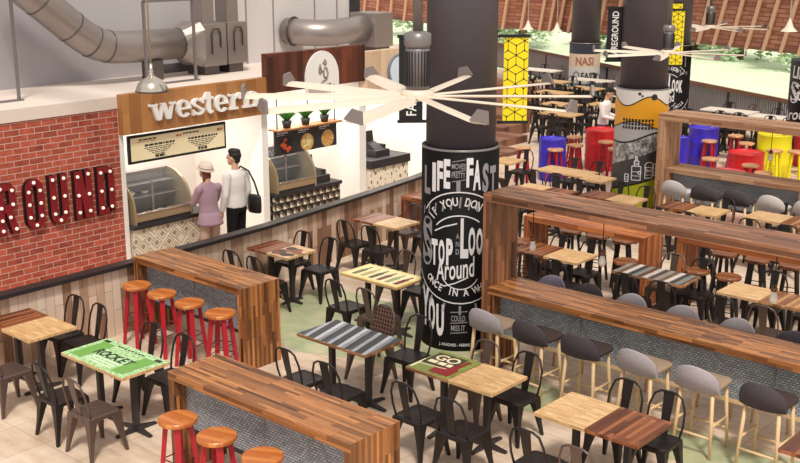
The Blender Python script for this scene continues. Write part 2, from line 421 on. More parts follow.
# grass, railing, roof eave, trees
RA=Vector((-26.5,36.0)); RB=Vector((0,21.7)); rd=(RB-RA).normalized(); rn=Vector((-rd.y,rd.x))
if rn.y<0: rn=-rn
m=MB(); a=RA-rd*40; b=RB+rd*30
m.face([(a.x,a.y,-.03),(b.x,b.y,-.03),(b.x+rn.x*60,b.y+rn.y*60,-.03),(a.x+rn.x*60,a.y+rn.y*60,-.03)]); g=m.build('lawn',M['grass']); struct(g)
rail=thing('railing','long brown-capped railing with upright bars along the lawn edge','railing')
n=14; Lr=(RB-RA).length
m=MB(); m.tube([(RA.x,RA.y,1.0),(RB.x,RB.y,1.0)],.07,4); m.build('top_rail',M['bleacher'],rail)
m=MB(); m.tube([(RA.x,RA.y,.1),(RB.x,RB.y,.1)],.03,4); m.build('bottom_rail',M['char'],rail)
for i in range(n+1):
    p=RA+rd*Lr*i/n; m=MB(); m.tube([(p.x,p.y,0),(p.x,p.y,1.0)],.045,4); m.build('post',M['char'],rail)
    if i<n:
        m=MB()
        for j in range(1,24):
            q=p+rd*Lr/n*j/24; m.tube([(q.x,q.y,.1),(q.x,q.y,.98)],.03,4)
        m.build('bar_infill',mat('rail_bar_grey',S(128,118,122),.5) if i==0 else bpy.data.materials['rail_bar_grey'],rail)
EV=[(-40,36,2.1),(-33,34.5,2.05),(-26.9,32.6,2.0),(-22.3,32.9,2.0),(-19.8,32.7,2.0),(-15.7,31.8,2.0),(-12.1,30.7,2.0),(-6,28.2,2.0),(0,25,2.0),(6,21,2)]
EV=dense(EV,3)
up=lambda p,t:(p[0]+1.0*t,p[1]-.62*t-.12*t*t,p[2]+3.2*t)
m=MB(); L=0
for a,b in zip(EV,EV[1:]):
    l=math.dist(a,b)
    for k in range(6):
        t0,t1=k*.25,(k+1)*.25; pts=[up(a,t0),up(b,t0),up(b,t1),up(a,t1)]
        m.face(pts,[(L,t0*3.3),(L+l,t0*3.3),(L+l,t1*3.3),(L,t1*3.3)],True)
    L+=l
roof=struct(m.build('ceiling_roof_eave',M['shingle'],fix=False))
m=MB()
for k,a in enumerate(dense(EV,2)):
    pts=[up(a,t*.25-.03) for t in range(7)]; m=MB(); m.tube([(p[0]+.03,p[1]-.06,p[2]) for p in pts],.075,4); m.build('rib',M['rib'],roof)
m=MB()
for a,b in zip(EV,EV[1:]): pass
m.tube([(p[0],p[1]-.02,p[2]-.03) for p in EV],.07,4); m.build('eave_beam',M['bleacher'],roof)
def tree(x,y,h,w,mt,label,seed):
    rr=random.Random(seed); t=thing('tree',label,'tree',(x,y,0),0,'trees beyond the lawn')
    MB().tube([(0,0,-.05),(.1,0,h*.3),(0,.1,h*.6)],[.22,.16,.08],8).build('trunk',M['trunk'],t)
    m=MB()
    cl=[(rr.random()*2*PI,rr.random()**.5,rr.random()) for i in range(34)]
    for i in range(3200):
        a,q,z=cl[i%34]; ww=w*(.6+.4*math.sin(PI*min(1,z*.9+.1)))
        c=Vector((q*ww*math.cos(a),q*ww*math.sin(a),.4+z*h))+Vector((rr.gauss(0,.28),rr.gauss(0,.28),rr.gauss(0,.24)))
        T=Matrix.Rotation(rr.random()*6,3,'Z')@Matrix.Rotation(rr.random()*3,3,'X'); k=.09+.07*rr.random()
        m.face([c+T@Vector(p) for p in ((-k,0,0),(0,-k*.6,0),(k,0,0),(0,k*.6,0))],[(0,0),(1,0),(1,1),(0,1)])
    m.build('crown',mt,t)
TD=['bushy pale tree left of the big lettered column','pale bushy tree just right of the yellow banner','second bushy tree right of the yellow banner','bushy tree behind the mid poster column','tree between poster column and black vertical banner','tree beyond lawn just right of dark far column','tree beyond lawn, middle of the open gap','tree beyond lawn, right part of the gap','tree at right end of lawn edge','tree at far right end near photo edge','tree beyond the stall roofs at left','tree beyond lawn hidden mostly by columns']
tx=[(-38.6,45.5),(-34.4,46.5),(-31,44.2),(-27.6,46.6),(-24.2,48.8),(-20.8,46),(-17.4,44),(-14,43.2),(-10.6,41.5),(-7.2,40.5),(-43,45),(-24,43.6)]
for i,(x,y) in enumerate(tx): tree(x,y,4.2+(i%3)*.5,1.45,M['foliage'] if i%2 else M['foliage2'],TD[i],i)
# side seating steps and pavement
bl=thing('stepped_bench','brown stepped timber platform beside the pale aisle','steps')
for i in range(7):
    m=MB(); y=20.6+i*1.25; x=-15.15-i*.8
    m.box(x-1.6,x,y,y+1.25,0,.09+.09*i,'x'); m.build('step',M['bleacher'],bl)
cn=thing('counter_screen','grey panel screen behind the yellow banner','screen',(-14.3,19.2,0),R(20))
MB().box(-1.0,.2,-.05,.05,.05,.8).build('panel',M['fan_grey'],cn,.01)
for x in (-.95,.15): MB().box(x-.04,x+.04,-.12,.12,0,.06).build('foot',M['char'],cn)

# ------------------------------------------------------------------ ducts on the roof
d=thing('air_duct','large round steel duct bending down along the grey back wall','duct')
P=[(8.25,4.55),(8.6,4.26),(8.95,3.98),(9.28,3.71),(9.46,3.58),(9.66,3.47),(9.9,3.41),(10.2,3.39),(11.2,3.38)]
MB().tube([(-14.6,y,z) for y,z in P],.25,24).build('pipe',M['steel'],d)
for i,(y,z,dy,dz) in enumerate([(8.72,4.165,.35,-.28),(9.22,3.76,.33,-.27),(9.56,3.52,.2,-.11),(9.82,3.43,.2,-.05),(11.16,3.38,1,0)]):
    q=Vector((0,dy,dz)).normalized()*.012; c=Vector((-14.6,y,z)); MB().tube([c-q,c+q],.256,24).build('seam',M['steel_seam'],d)
m=MB(); c=[(r*math.cos(2*PI*j/16+PI/16),r*math.sin(2*PI*j/16+PI/16)) for j in range(16) for r in (.25,)]
sq=[]
for j in range(16):
    a=2*PI*j/16+PI/16; k=.36/max(abs(math.cos(a)),abs(math.sin(a))); sq.append((k*math.cos(a),k*math.sin(a)))
m.loft([[(-14.6+a,11.15,3.38+b) for a,b in c],[(-14.6+a,11.45,3.36+b) for a,b in sq]],sm=False); m.build('square_transition',M['steel'],d); MB().box(-14.75,-14.45,10.55,10.75,2.853,3.16).build('saddle',M['steel_seam'],d)
bx=thing('air_handler','steel air handling boxes with curved handle bars on the roof','air handler')
m=MB(); m.box(-14.9,-14.28,11.45,11.92,3.0,3.68); m.build('left_box',M['steel'],bx,.01)
m=MB(); m.box(-14.9,-14.34,12.0,12.42,3.0,3.68); m.build('right_box',M['steel'],bx,.01)
for y,x in ((11.69,-14.26),(12.21,-14.32)):
    m=MB(); m.tube([(x,y-.09,3.2),(x,y-.09,3.52),(x+.01,y-.05,3.6),(x+.01,y+.05,3.6),(x,y+.09,3.52),(x,y+.09,3.3)],.012,6); m.build('handle_bar',M['post_metal'],bx)
for y in (11.69,12.21):
    MB().box(-14.85,-14.4,y-.15,y+.15,2.853,3.0).build('foot',M['steel_seam'],bx)
for y in (11.69,12.21): MB().box(-14.75,-14.45,y-.12,y+.12,3.68,4.6).build('riser',M['steel'],bx)
d=thing('air_duct','shorter round steel duct curving out of the back wall above dark sign','duct')
MB().tube([(-15.15,14.1,3.38),(-14.8,14.14,3.37),(-14.52,14.3,3.36),(-14.42,14.6,3.36),(-14.42,14.95,3.38),(-14.42,15.45,3.4)],.24,24).build('pipe',M['steel'],d)
m=MB(); m.box(-14.75,-14.1,15.35,15.85,3.05,3.68); m.build('end_box',M['steel'],d,.01)
MB().tube([(-15.0,14.11,3.38),(-14.98,14.115,3.38)],.27,24).build('flange',M['steel_seam'],d)
MB().box(-14.7,-14.15,15.4,15.8,2.853,3.05).build('foot',M['steel_seam'],d)
def hoop(y0,y1,z1,label):
    f=thing('steel_hanger',label,'frame',(-14.0,0,2.85))
    z1-=2.85
    for y in (y0,y1): MB().box(-.02,.02,y-.018,y+.018,0,z1).build('upright',M['fan_grey'],f)
    MB().box(-.02,.02,y0,y1,z1-.03,z1+.01).build('crossbar',M['fan_grey'],f); MB().box(-.05,.05,y0-.05,y1+.05,0,.02).build('base_rail',M['fan_grey'],f)
hoop(6.9,7.95,4.4,'thin steel hanger frame on roof at far left')
hoop(10.1,11.03,4.12,'thin steel hanger frame around the duct end')

# ------------------------------------------------------------------ signs
def yz(x): return lambda u,v,d:(x+d,u,v)
def sign_text(name,st,x,yc,zb,size,bold,xs,m,parent,depth=.05,back=None):
    vs,fs=text2d(st,size,bold,xs,4); b=MB()
    b.raw([(x+depth,yc+a,zb+c) for a,c in vs],fs)
    o=b.build(name,m,parent,fix=False); mo=o.modifiers.new('t','SOLIDIFY'); mo.thickness=depth; mo.offset=-1
    return o
s=thing('shop_sign','oak board sign with white lettering above the first food stall','sign')
m=MB(); m.box(-13.34,-13.22,9.08,11.82,2.3,2.88,'z'); m.build('board',M['sign_oak'],s,.004)
def slab_word(parent,x,y,zb,xh):
    """lower-case slab-serif word built from strokes: thick stems, thin joins, flat serifs"""
    T_,t_,sf=.078,.03,.034
    def letter(polys,adv):
        nonlocal y
        m=MB()
        for i,p in enumerate(polys): m.prism([(y+u,zb+v) for u,v in p],lambda u,v,d:(d,u,v),x,x+.05+.0006*i)
        m.build('letter',M['white_paint'],parent); 
        y+=adv
    bx=lambda u0,u1,v0,v1:[(u0,v0),(u1,v0),(u1,v1),(u0,v1)]
    def ring(cx,cy,rx,ry,a0,a1,wx=T_,wy=t_,n=20):
        out=[]
        for i in range(n):
            p,q=R(a0+(a1-a0)*i/n),R(a0+(a1-a0)*(i+1)/n)
            out.append([(cx+rx*math.cos(p),cy+ry*math.sin(p)),(cx+rx*math.cos(q),cy+ry*math.sin(q)),(cx+(rx-wx)*math.cos(q),cy+(ry-wy)*math.sin(q)),(cx+(rx-wx)*math.cos(p),cy+(ry-wy)*math.sin(p))])
        return out
    h=xh
    def W():
        letter([[(.03,h),(.115,h),(.2,0),(.12,0)],[(.2,0),(.165,.03),(.225,h),(.255,h)],[(.195,h),(.285,h),(.37,0),(.29,0)],[(.37,0),(.335,.03),(.4,h),(.435,h)],bx(0,.14,h-sf,h),bx(.37,.47,h-sf,h)],.475)
    def E_(): letter(ring(.135,h/2,.135,h/2+.008,0,322)+[bx(.05,.265,h/2-.012,h/2+.016)],.285)
    def S_(): letter(ring(.11,h*.73,.105,h*.29,20,200,.06,.035)+ring(.115,h*.27,.105,h*.29,-160,20,.06,.035)+[[(.012,h*.62),(.07,h*.66),(.215,h*.32),(.15,h*.3)],bx(.19,.215,h*.68,h),bx(.005,.03,0,h*.34)],.235)
    def T__(): letter([bx(.05,.05+T_,.05,h*1.3),[(.05,h*1.3),(.05,h),(.0,h)],bx(.0,.185,h-sf,h)]+ring(.115,.075,.068,.083,180,330,.06,.04,10),.2)
    def R_(): letter([bx(.045,.045+T_,0,h),bx(0,.18,0,sf),bx(0,.1,h-sf,h),[(.12,h*.62),(.12,h*.8),(.2,h+.008),(.24,h+.008),(.22,h*.9)]]+[ring(.215,h*.82,.045,.05,0,360,.045,.05,10)[i] for i in range(10)],.28)
    def N_(): letter([bx(.045,.045+T_,0,h),bx(0,.165,0,sf),bx(0,.1,h-sf,h),bx(.235,.235+T_,0,h*.7),bx(.19,.36,0,sf)]+ring(.2,h*.68,.113,h*.33,0,150,T_,.045,10),.37)
    for f_ in (W,E_,S_,T__,E_,R_,N_): f_()
slab_word(s,-13.22,9.52,2.455,.245)
sb=thing('shop_sign','dark walnut sign with white rounded emblem of a figure','sign')
m=MB(); m.box(-13.34,-13.2,11.83,14.1,2.62,3.25,'z'); m.build('board',M['sign_walnut'],sb,.004)
pts=[(12.64,2.5),(13.42,2.5)]+[(13.03+.39*math.cos(a),2.78+.44*math.sin(a)) for a in [PI*i/16 for i in range(17)]]
m=MB(); m.prism(pts,yz(0),-13.2,-13.17); em=m.build('emblem',M['white_paint'],sb)
m=MB(); k=lambda a,b:(-13.165,13.03+a*.3,2.78+b*.3)
for path in ([(.15,.95),(.05,.8),(.18,.7),(.28,.8),(.2,.95),(.15,.95)],[(-.2,.75),(-.12,.4),(.05,.3),(.15,.55),(.3,.5),(.4,.2),(.3,-.1),(.0,-.2),(-.15,-.35),(-.2,-.5)],[(-.2,.75),(-.28,.5),(-.25,.25),(-.1,.3)],[(.05,.3),(.1,.05),(.3,-.1)],[(-.25,-.5),(.15,-.45),(.6,-.4)]): m.tube([k(*p) for p in path],.017,5)
m.build('figure_line',mat('emblem_line',S(150,138,126),.6),em)
m=MB(); rr=random.Random(3)
for i in range(26):
    y=12.7+i*.026; m.box(-13.17,-13.163,y,y+.011,2.52,2.56+.07*rr.random()+.04)
m.build('scribble_band',mat('emblem_band',S(170,158,146),.6),em)
sc=thing('shop_sign','pale wood sign board with round blue-edged disc','sign')
m=MB(); m.box(-13.34,-13.2,14.1,16.4,2.4,3.12,'z'); m.build('board',M['sign_pale'],sc,.004)
m=MB(); m.tube([(-13.2,14.98,2.72),(-13.16,14.98,2.72)],.3,28); ds=m.build('disc',mat('disc_rim',S(120,128,140),.4),sc)
m=MB(); m.tube([(-13.165,14.98,2.72),(-13.15,14.98,2.72)],.26,28); m.build('disc_face',mat('disc_pale_blue',S(214,226,242),.4),ds)
# marquee letters
def stroke_letter(ch):
    w=.27; h=.69; t=.095
    def arc(cx,cy,r,a0,a1,n=8,rx=None): return [(cx+(rx or r)*math.cos(R(a0+(a1-a0)*i/n)),cy+r*math.sin(R(a0+(a1-a0)*i/n))) for i in range(n+1)]
    r=w/2; q=r-t
    ringo=arc(r,h-r,r,180,0)+arc(r,r,r,0,-180); ringi=arc(r,h-r,q,180,0)+arc(r,r,q,0,-180)
    if ch=='O':
        n=len(ringo); return [[ringo[i],ringo[(i+1)%n],ringi[(i+1)%n],ringi[i]] for i in range(n)],[(r,h-.05),(.05,h-.17),(w-.05,h-.17),(.05,h/2),(w-.05,h/2),(.05,.17),(w-.05,.17),(r,.05)]
    if ch=='U':
        o=[(0,h)]+arc(r,r,r,180,360)+[(w,h)]; i=[(t,h)]+arc(r,r,q,180,360)+[(w-t,h)]
        return [[o[k],o[k+1],i[k+1],i[k]] for k in range(len(o)-1)],[(.05,h-.06),(w-.05,h-.06),(.05,.38),(w-.05,.38),(.055,.15),(w-.055,.15),(r,.05)]
    if ch=='N':
        return [[(0,0),(t,0),(t,h),(0,h)],[(w-t,0),(w,0),(w,h),(w-t,h)],[(t-.05,h),(t+.03,h),(w-t+.05,0),(w-t-.03,0)]],[(.05,h-.08),(w-.05,h-.06),(.05,h/2),(w-.05,h/2),(.05,.1),(w-.05,.1)]
    if ch=='D':
        o=[(0,h),(w-.1,h)]+arc(w-.1,h-.1,.1,90,0,4)+arc(w-.1,.1,.1,0,-90,4)+[(w-.1,0),(0,0)]
        return [[(0,0),(t,0),(t,h),(0,h)],[(t,h-t),(w-.1,h-t),(w-.1,h),(t,h)],[(t,0),(w-.1,0),(w-.1,t),(t,t)],[(w-t,.1),(w,.1),(w,h-.1),(w-t,h-.1)],[(w-.1,h),(w-.1,h-t),(w,h-.1),(w-.02,h-.04)],[(w-.1,0),(w,.1),(w-t,t),(w-.02,.03)]],[(.055,h-.08),(w-.06,h-.08),(.055,h/2),(w-.05,h/2),(.055,.1),(w-.06,.1)]
    return [[(0,0),(t,0),(t,h),(0,h)],[(t,h-t),(w-.09,h-t),(w-.06,h),(t,h)],[(w-t,h-.28),(w,h-.25),(w,h-.08),(w-.06,h),(w-t,h-.06)],[(t,.3),(w-.06,.3),(w,.42),(t,.4)],[(w-.16,.32),(w-.06,.32),(w+.02,0),(w-.08,0)]],[(.05,h-.06),(w-.05,h-.1),(.05,.37),(w-.05,.4),(.05,.2),(w-.1,.23),(.05,.06),(w-.03,.06)]
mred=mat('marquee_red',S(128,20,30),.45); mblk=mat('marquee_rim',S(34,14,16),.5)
for ch,y0,lab in (('R',7.1,'marquee letter R of dark red metal with round bulbs on brick'),('O',7.51,'marquee letter O of dark red metal with round bulbs on brick'),('U',7.88,'marquee letter U of dark red metal with round bulbs on brick'),('N',8.27,'marquee letter N of dark red metal with round bulbs on brick'),('D',8.64,'marquee letter D of dark red metal with round bulbs on brick')):
    t=thing('marquee_letter',lab,'letter',(XF,y0,1.2),0,'bulb letters on the brick wall')
    pol,bul=stroke_letter(ch); m=MB()
    for i,p in enumerate(pol): m.prism(p,lambda u,v,d:(d,u,v),.01,.06+.0005*i,0,False,1)
    m.build('letter_body',[mred,mblk],t,fix=True)
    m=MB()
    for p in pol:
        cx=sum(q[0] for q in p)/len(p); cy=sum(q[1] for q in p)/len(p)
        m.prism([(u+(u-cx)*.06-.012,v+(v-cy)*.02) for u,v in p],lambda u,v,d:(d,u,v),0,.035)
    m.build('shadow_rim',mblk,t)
    for u,v in bul: MB().ball((.072,u,v),.024,n=10,m=6).build('bulb',M['bulb_on'],t)

# ------------------------------------------------------------------ food stalls
def scribble(m,x,y0,y1,z,h,seed,mi=0):
    rr=random.Random(seed); y=y0
    while y<y1-.01:
        w=min(.02+rr.random()*.06,y1-y); m.box(x,x+.003,y,y+w,z,z+h,mi=mi); y+=w+.014
mb=thing('menu_board','black-framed cream menu board hanging under the oak sign','menu board')
m=MB(); m.box(-13.36,-13.32,9.21,11.03,1.84,2.26); m.build('frame',M['black'],mb,.006)
m=MB(); m.box(-13.325,-13.312,9.25,10.99,1.88,2.22); pn=m.build('panel',M['cream'],mb)
for c,w in ((9.75,.36),(10.55,.36)):
    for nm,rows in (('menu_heading',[(c-w,c-.05,2.17,.02)]),('menu_title',[(c-.26,c+.3,2.075,.03)]),('menu_text_block',[(c-.27+.045*i,c+.27-.045*i,2.045-.027*i,.011) for i in range(5)]),('menu_price',[(c-.08,c+.1,1.895,.035)])):
        m=MB()
        for i,(y0,y1,z,h) in enumerate(rows): scribble(m,-13.312,y0,y1,z,h,i+int(c*7))
        m.build(nm,M['ink'],pn)
for y0,y1,z,h in ((9.36,9.7,2.145,.01),(10.06,10.16,2.15,.03),(10.85,10.95,2.14,.04)):
    m=MB(); scribble(m,-13.312,y0,y1,z,h,5); m.build('orange_mark',M['orange_ink'],pn)
def counter(label,y0,y1,ztop,tile,x0=-13.95,x1=-13.28,top=.06):
    t=thing('stall_counter',label,'counter'); m=MB(); m.box(x0,x1,y0,y1,0,ztop-top,'y'); m.build('tiled_front',tile,t)
    m=MB(); m.box(x0-.02,x1+.04,y0-.02,y1+.02,ztop-top,ztop); m.build('countertop',M['char'],t,.006); return t
counter('patterned tile counter with black top under the oak western stall sign',9.19,10.62,.93,M['moroc_tile'])
counter('cube-patterned tile counter with black top under food picture panels',12.0,13.52,.93,M['cube_tile'])
counter('speckled tile counter with thick dark top at the third stall',14.31,15.35,1.15,M['terrazzo'],-13.9,-13.28,.15)
def case(label,y0,y1,z0,seed):
    t=thing('display_case',label,'display case',(0,0,0)); xb=-13.93; xf=-13.26; h=.68
    prof=[(xb,z0),(xf,z0),(xf,z0+.16)]+[(xb+.12+(xf-xb-.12)*math.sin(R(a)),z0+.16+(h-.16)*math.cos(R(a))) for a in (78,65,52,39,26,13,0)]+[(xb,z0+h)]
    for y in (y0,y1-.045):
        MB().prism(prof,lambda u,v,d:(u,d,v),y+(.025 if y==y0 else 0),y+.045).build('end_panel',M['gold_steel'],t)
    MB().box(xb,xf,y0+.04,y1-.04,z0+.001,z0+.05).build('base',M['char'],t)
    MB().box(xf-.03,xf+.01,y0+.04,y1-.04,z0+.05,z0+.155).build('front_rail',M['gold_steel'],t,.004)
    MB().box(xf-.04,xf+.02,y0+.04,y1-.04,z0+.155,z0+.18).build('rail_cap',M['chrome'],t,.004)
    MB().box(xb,xb+.14,y0+.04,y1-.04,z0+h-.03,z0+h+.005).build('top_panel',M['steel'],t)
    MB().box(xb,xb+.02,y0+.04,y1-.04,z0+.05,z0+h-.03).build('back_panel',mat('case_back',S(150,146,144),.4,.3),t)
    for k,z in enumerate((.32,.5)):
        MB().box(xb+.02,xb+.36-.08*k,y0+.05,y1-.05,z0+z,z0+z+.012).build('shelf',M['steel'],t)
    ym=(y0+y1)/2; MB().box(xb+.38,xb+.41,ym-.015,ym+.015,z0+.05,z0+.6).build('upright',M['chrome'],t)
    m=MB(); g=prof[2:-1]; m.loft([[(u,y0+.04,v) for u,v in g],[(u,y1-.04,v) for u,v in g]],closed=False,caps=False,sm=True); m.build('curved_glass',M['caseglass'],t,fix=False)
    return t
case('curved glass food display case on the patterned western counter',9.2,10.27,.93,1)
case('curved glass food display case beside register under picture panels',12.02,12.93,.93,2)
def dish(x,y,z,r,m1,label,g='dishes inside the western display case'):
    t=thing('food_dish',label,'dish',(x,y,z),0,g)
    MB().lathe([(r*.5,0),(r,.05),(r*.92,.05),(r*.5,.015)],14).build('bowl',M['white_paint'],t); MB().ball((0,0,.04),r*.8,r*.8,.035,10,5).build('food',m1,t)
fm=[mat('food_red',S(190,70,40),.6),mat('food_brown',S(150,104,60),.6),mat('food_cream',S(232,216,180),.6)]
for i,(y,l) in enumerate(((9.42,'leftmost'),(9.62,'second'),(9.85,'third'),(10.06,'rightmost'))): dish(-13.5,y,.981,.085,fm[i%3],'small white dish of food, %s on the case floor'%l)
for i,(y,l) in enumerate(((9.5,'left'),(9.75,'right'))): dish(-13.75,y,1.263,.07,fm[2-i],'small white bowl at %s of the lower case shelf'%l)
def register(x,y,z,label):
    t=thing('cash_register',label,'cash register',(x,y,z),R(90))
    MB().box(-.19,.19,-.18,.18,0,.12).build('drawer_box',M['char'],t,.008)
    m=MB(); m.loft([[(-.16,-.14,.12),(.1,-.14,.12),(.1,.14,.12),(-.16,.14,.12)],[(-.14,-.0,.2),(.1,-.0,.2),(.1,.13,.24),(-.14,.13,.24)]],sm=False); m.build('keypad',M['black'],t)
    MB().box(-.13,.09,.1,.13,.2,.46,T=Matrix.Rotation(R(-8),4,'X')).build('screen',M['char'],t,.006)
    MB().box(.11,.17,-.1,.08,.12,.2).build('printer',M['post_metal'],t,.006)
register(-13.55,13.18,.93,'black cash register beside the second display case')
register(-13.6,14.8,1.15,'black cash register on the third stall counter')
pot=thing('till_gadget','small dark card reader on patterned counter behind the case','card reader',(-13.7,10.45,.93))
MB().box(-.07,.07,-.05,.05,0,.05).build('body',M['char'],pot,.01); MB().box(-.05,.05,.0,.03,.05,.16).build('screen',M['black'],pot,.005)
# picture menu panels and plant shelf
sh=thing('plant_shelf','wooden shelf hung on thin black rods above picture panels','shelf')
MB().box(-13.55,-13.3,12.12,13.62,1.945,1.975,'y').build('board',M['sign_oak'],sh,.003)
for y in (12.2,12.9,13.55):
    MB().tube([(-13.42,y,1.975),(-13.42,y,2.62)],.01,6).build('rod',M['black'],sh)
fr=[mat('dish_red',S(196,76,40),.6),mat('dish_tan',S(214,168,98),.6),mat('dish_gold',S(206,156,84),.6)]
for i,(y0,l) in enumerate(((12.14,'left'),(12.63,'middle'),(13.12,'right'))):
    t=thing('picture_panel','dark menu panel with a plated dish photo, %s of three'%l,'menu panel',(-13.42,y0,1.53),0,'picture menu panels')
    MB().box(-.03,0,0,.475,0,.41).build('panel',M['char'],t,.004)
    MB().tube([(.0,.25,.15),(.004,.25,.15)],.15,20).build('plate_print',mat('plate_dark',S(30,26,26),.5) if i==0 else fr[1],t)
    m=MB(); rr=random.Random(i)
    for k in range(18):
        a=rr.random()*6.28; q=.11*rr.random()**.5; m.ball((.005,.25+q*math.cos(a),.15+q*math.sin(a)),.006,.03,.03,8,4)
    m.build('food_print',[fr[0],mat('dish_pale',S(226,208,150),.6),fr[2]][i],t)
    m=MB(); scribble(m,.001,.05,.3,.355,.02,i); scribble(m,.001,.05,.22,.325,.01,i+4); m.build('panel_lines',M['grey_paint'],t)
for i,(y,l) in enumerate(((12.42,'left'),(12.85,'middle'),(13.3,'right'))):
    t=thing('potted_succulent','spiky green succulent in a dark pot, %s of three on shelf'%l,'plant',(-13.42,y,1.975),0,'succulents on the shelf')
    MB().lathe([(.06,0),(.085,.12),(.075,.12),(.07,.1)],14).build('pot',M['char'],t)
    MB().lathe([(.0,.1),(.072,.101)],12).build('soil',M['soil'],t)
    rr=random.Random(i); m=MB()
    for k in range(30):
        a=k*2.4; tl=.25+.75*(k/30); ln=.2+.05*rr.random(); ca,sa=math.cos(a),math.sin(a); o=tl*.95
        pts=[(0,0,.1),(ca*ln*.45*math.sin(o),sa*ln*.45*math.sin(o),.1+ln*.5*math.cos(o)+.03),(ca*ln*math.sin(o),sa*ln*math.sin(o),.1+ln*math.cos(o)+.02)]
        m.tube(pts,[.014,.02,.002],5)
    m.build('leaves',M['green_leaf'],t)

# ------------------------------------------------------------------ columns with lettered wraps
def wrapmap(r,a0,z0,sc=1):
    return lambda u,v,d=0:((r+d)*math.cos(a0+u*sc/r),(r+d)*math.sin(a0+u*sc/r),z0+v*sc)
def put(m,fn,st,u,v,size,bold=0,xs=1,rot=0,shear=0,arch=0,wave=None):
    vs,fs=text2d(st,size,bold,xs,2,shear); c,s_=math.cos(rot),math.sin(rot)
    out=[]
    for a,b in vs:
        if arch: b=b*(1+arch*abs(a)/(size*xs*len(st)*.35))
        out.append(fn(u+a*c-b*s_,v+a*s_+b*c,.004))
    m.raw(out,fs)
def arctext(m,fn,st,cx,cy,r,a0,a1,size,bold=.02,inside=False,xs=.72):
    n=len(st)
    for i,ch in enumerate(st):
        a=a0+(a1-a0)*i/(n-1)
        if ch==' ': continue
        rot=a-PI/2 if not inside else a+PI/2
        put(m,fn,ch,cx+r*math.cos(a),cy+r*math.sin(a),size,bold,xs,rot)
def line(m,fn,pts,w=.02):
    P=dense(pts,6)
    for a,b in zip(P,P[1:]):
        d=Vector((b[0]-a[0],b[1]-a[1])); 
        if d.length<1e-6: continue
        nn=Vector((-d.y,d.x)).normalized()*w/2
        q=[(a[0]+nn.x,a[1]+nn.y),(b[0]+nn.x,b[1]+nn.y),(b[0]-nn.x,b[1]-nn.y),(a[0]-nn.x,a[1]-nn.y)]
        m.face([fn(u,v,.004) for u,v in q])
def arcline(m,fn,cx,cy,r,a0,a1,w=.018,n=14): line(m,fn,[(cx+r*math.cos(a0+(a1-a0)*i/n),cy+r*math.sin(a0+(a1-a0)*i/n)) for i in range(n+1)],w)
def column(x,y,r,zw,zt,label,rw=None):
    t=thing('round_column',label,'column',(x,y,0)); rw=rw or r*1.12
    MB().lathe([(r,zw-.02),(r,zt)],40).build('shaft',M['column'],t)
    MB().lathe([(rw,0),(rw,zw),(r,zw+.002)],48,caps=False).build('wrap',M['wrap'],t)
    MB().lathe([(rw+.004,zw-.02),(rw+.004,zw),(rw-.01,zw+.006)],48,caps=False).build('wrap_edge',M['fan_grey'],t)
    return t,rw
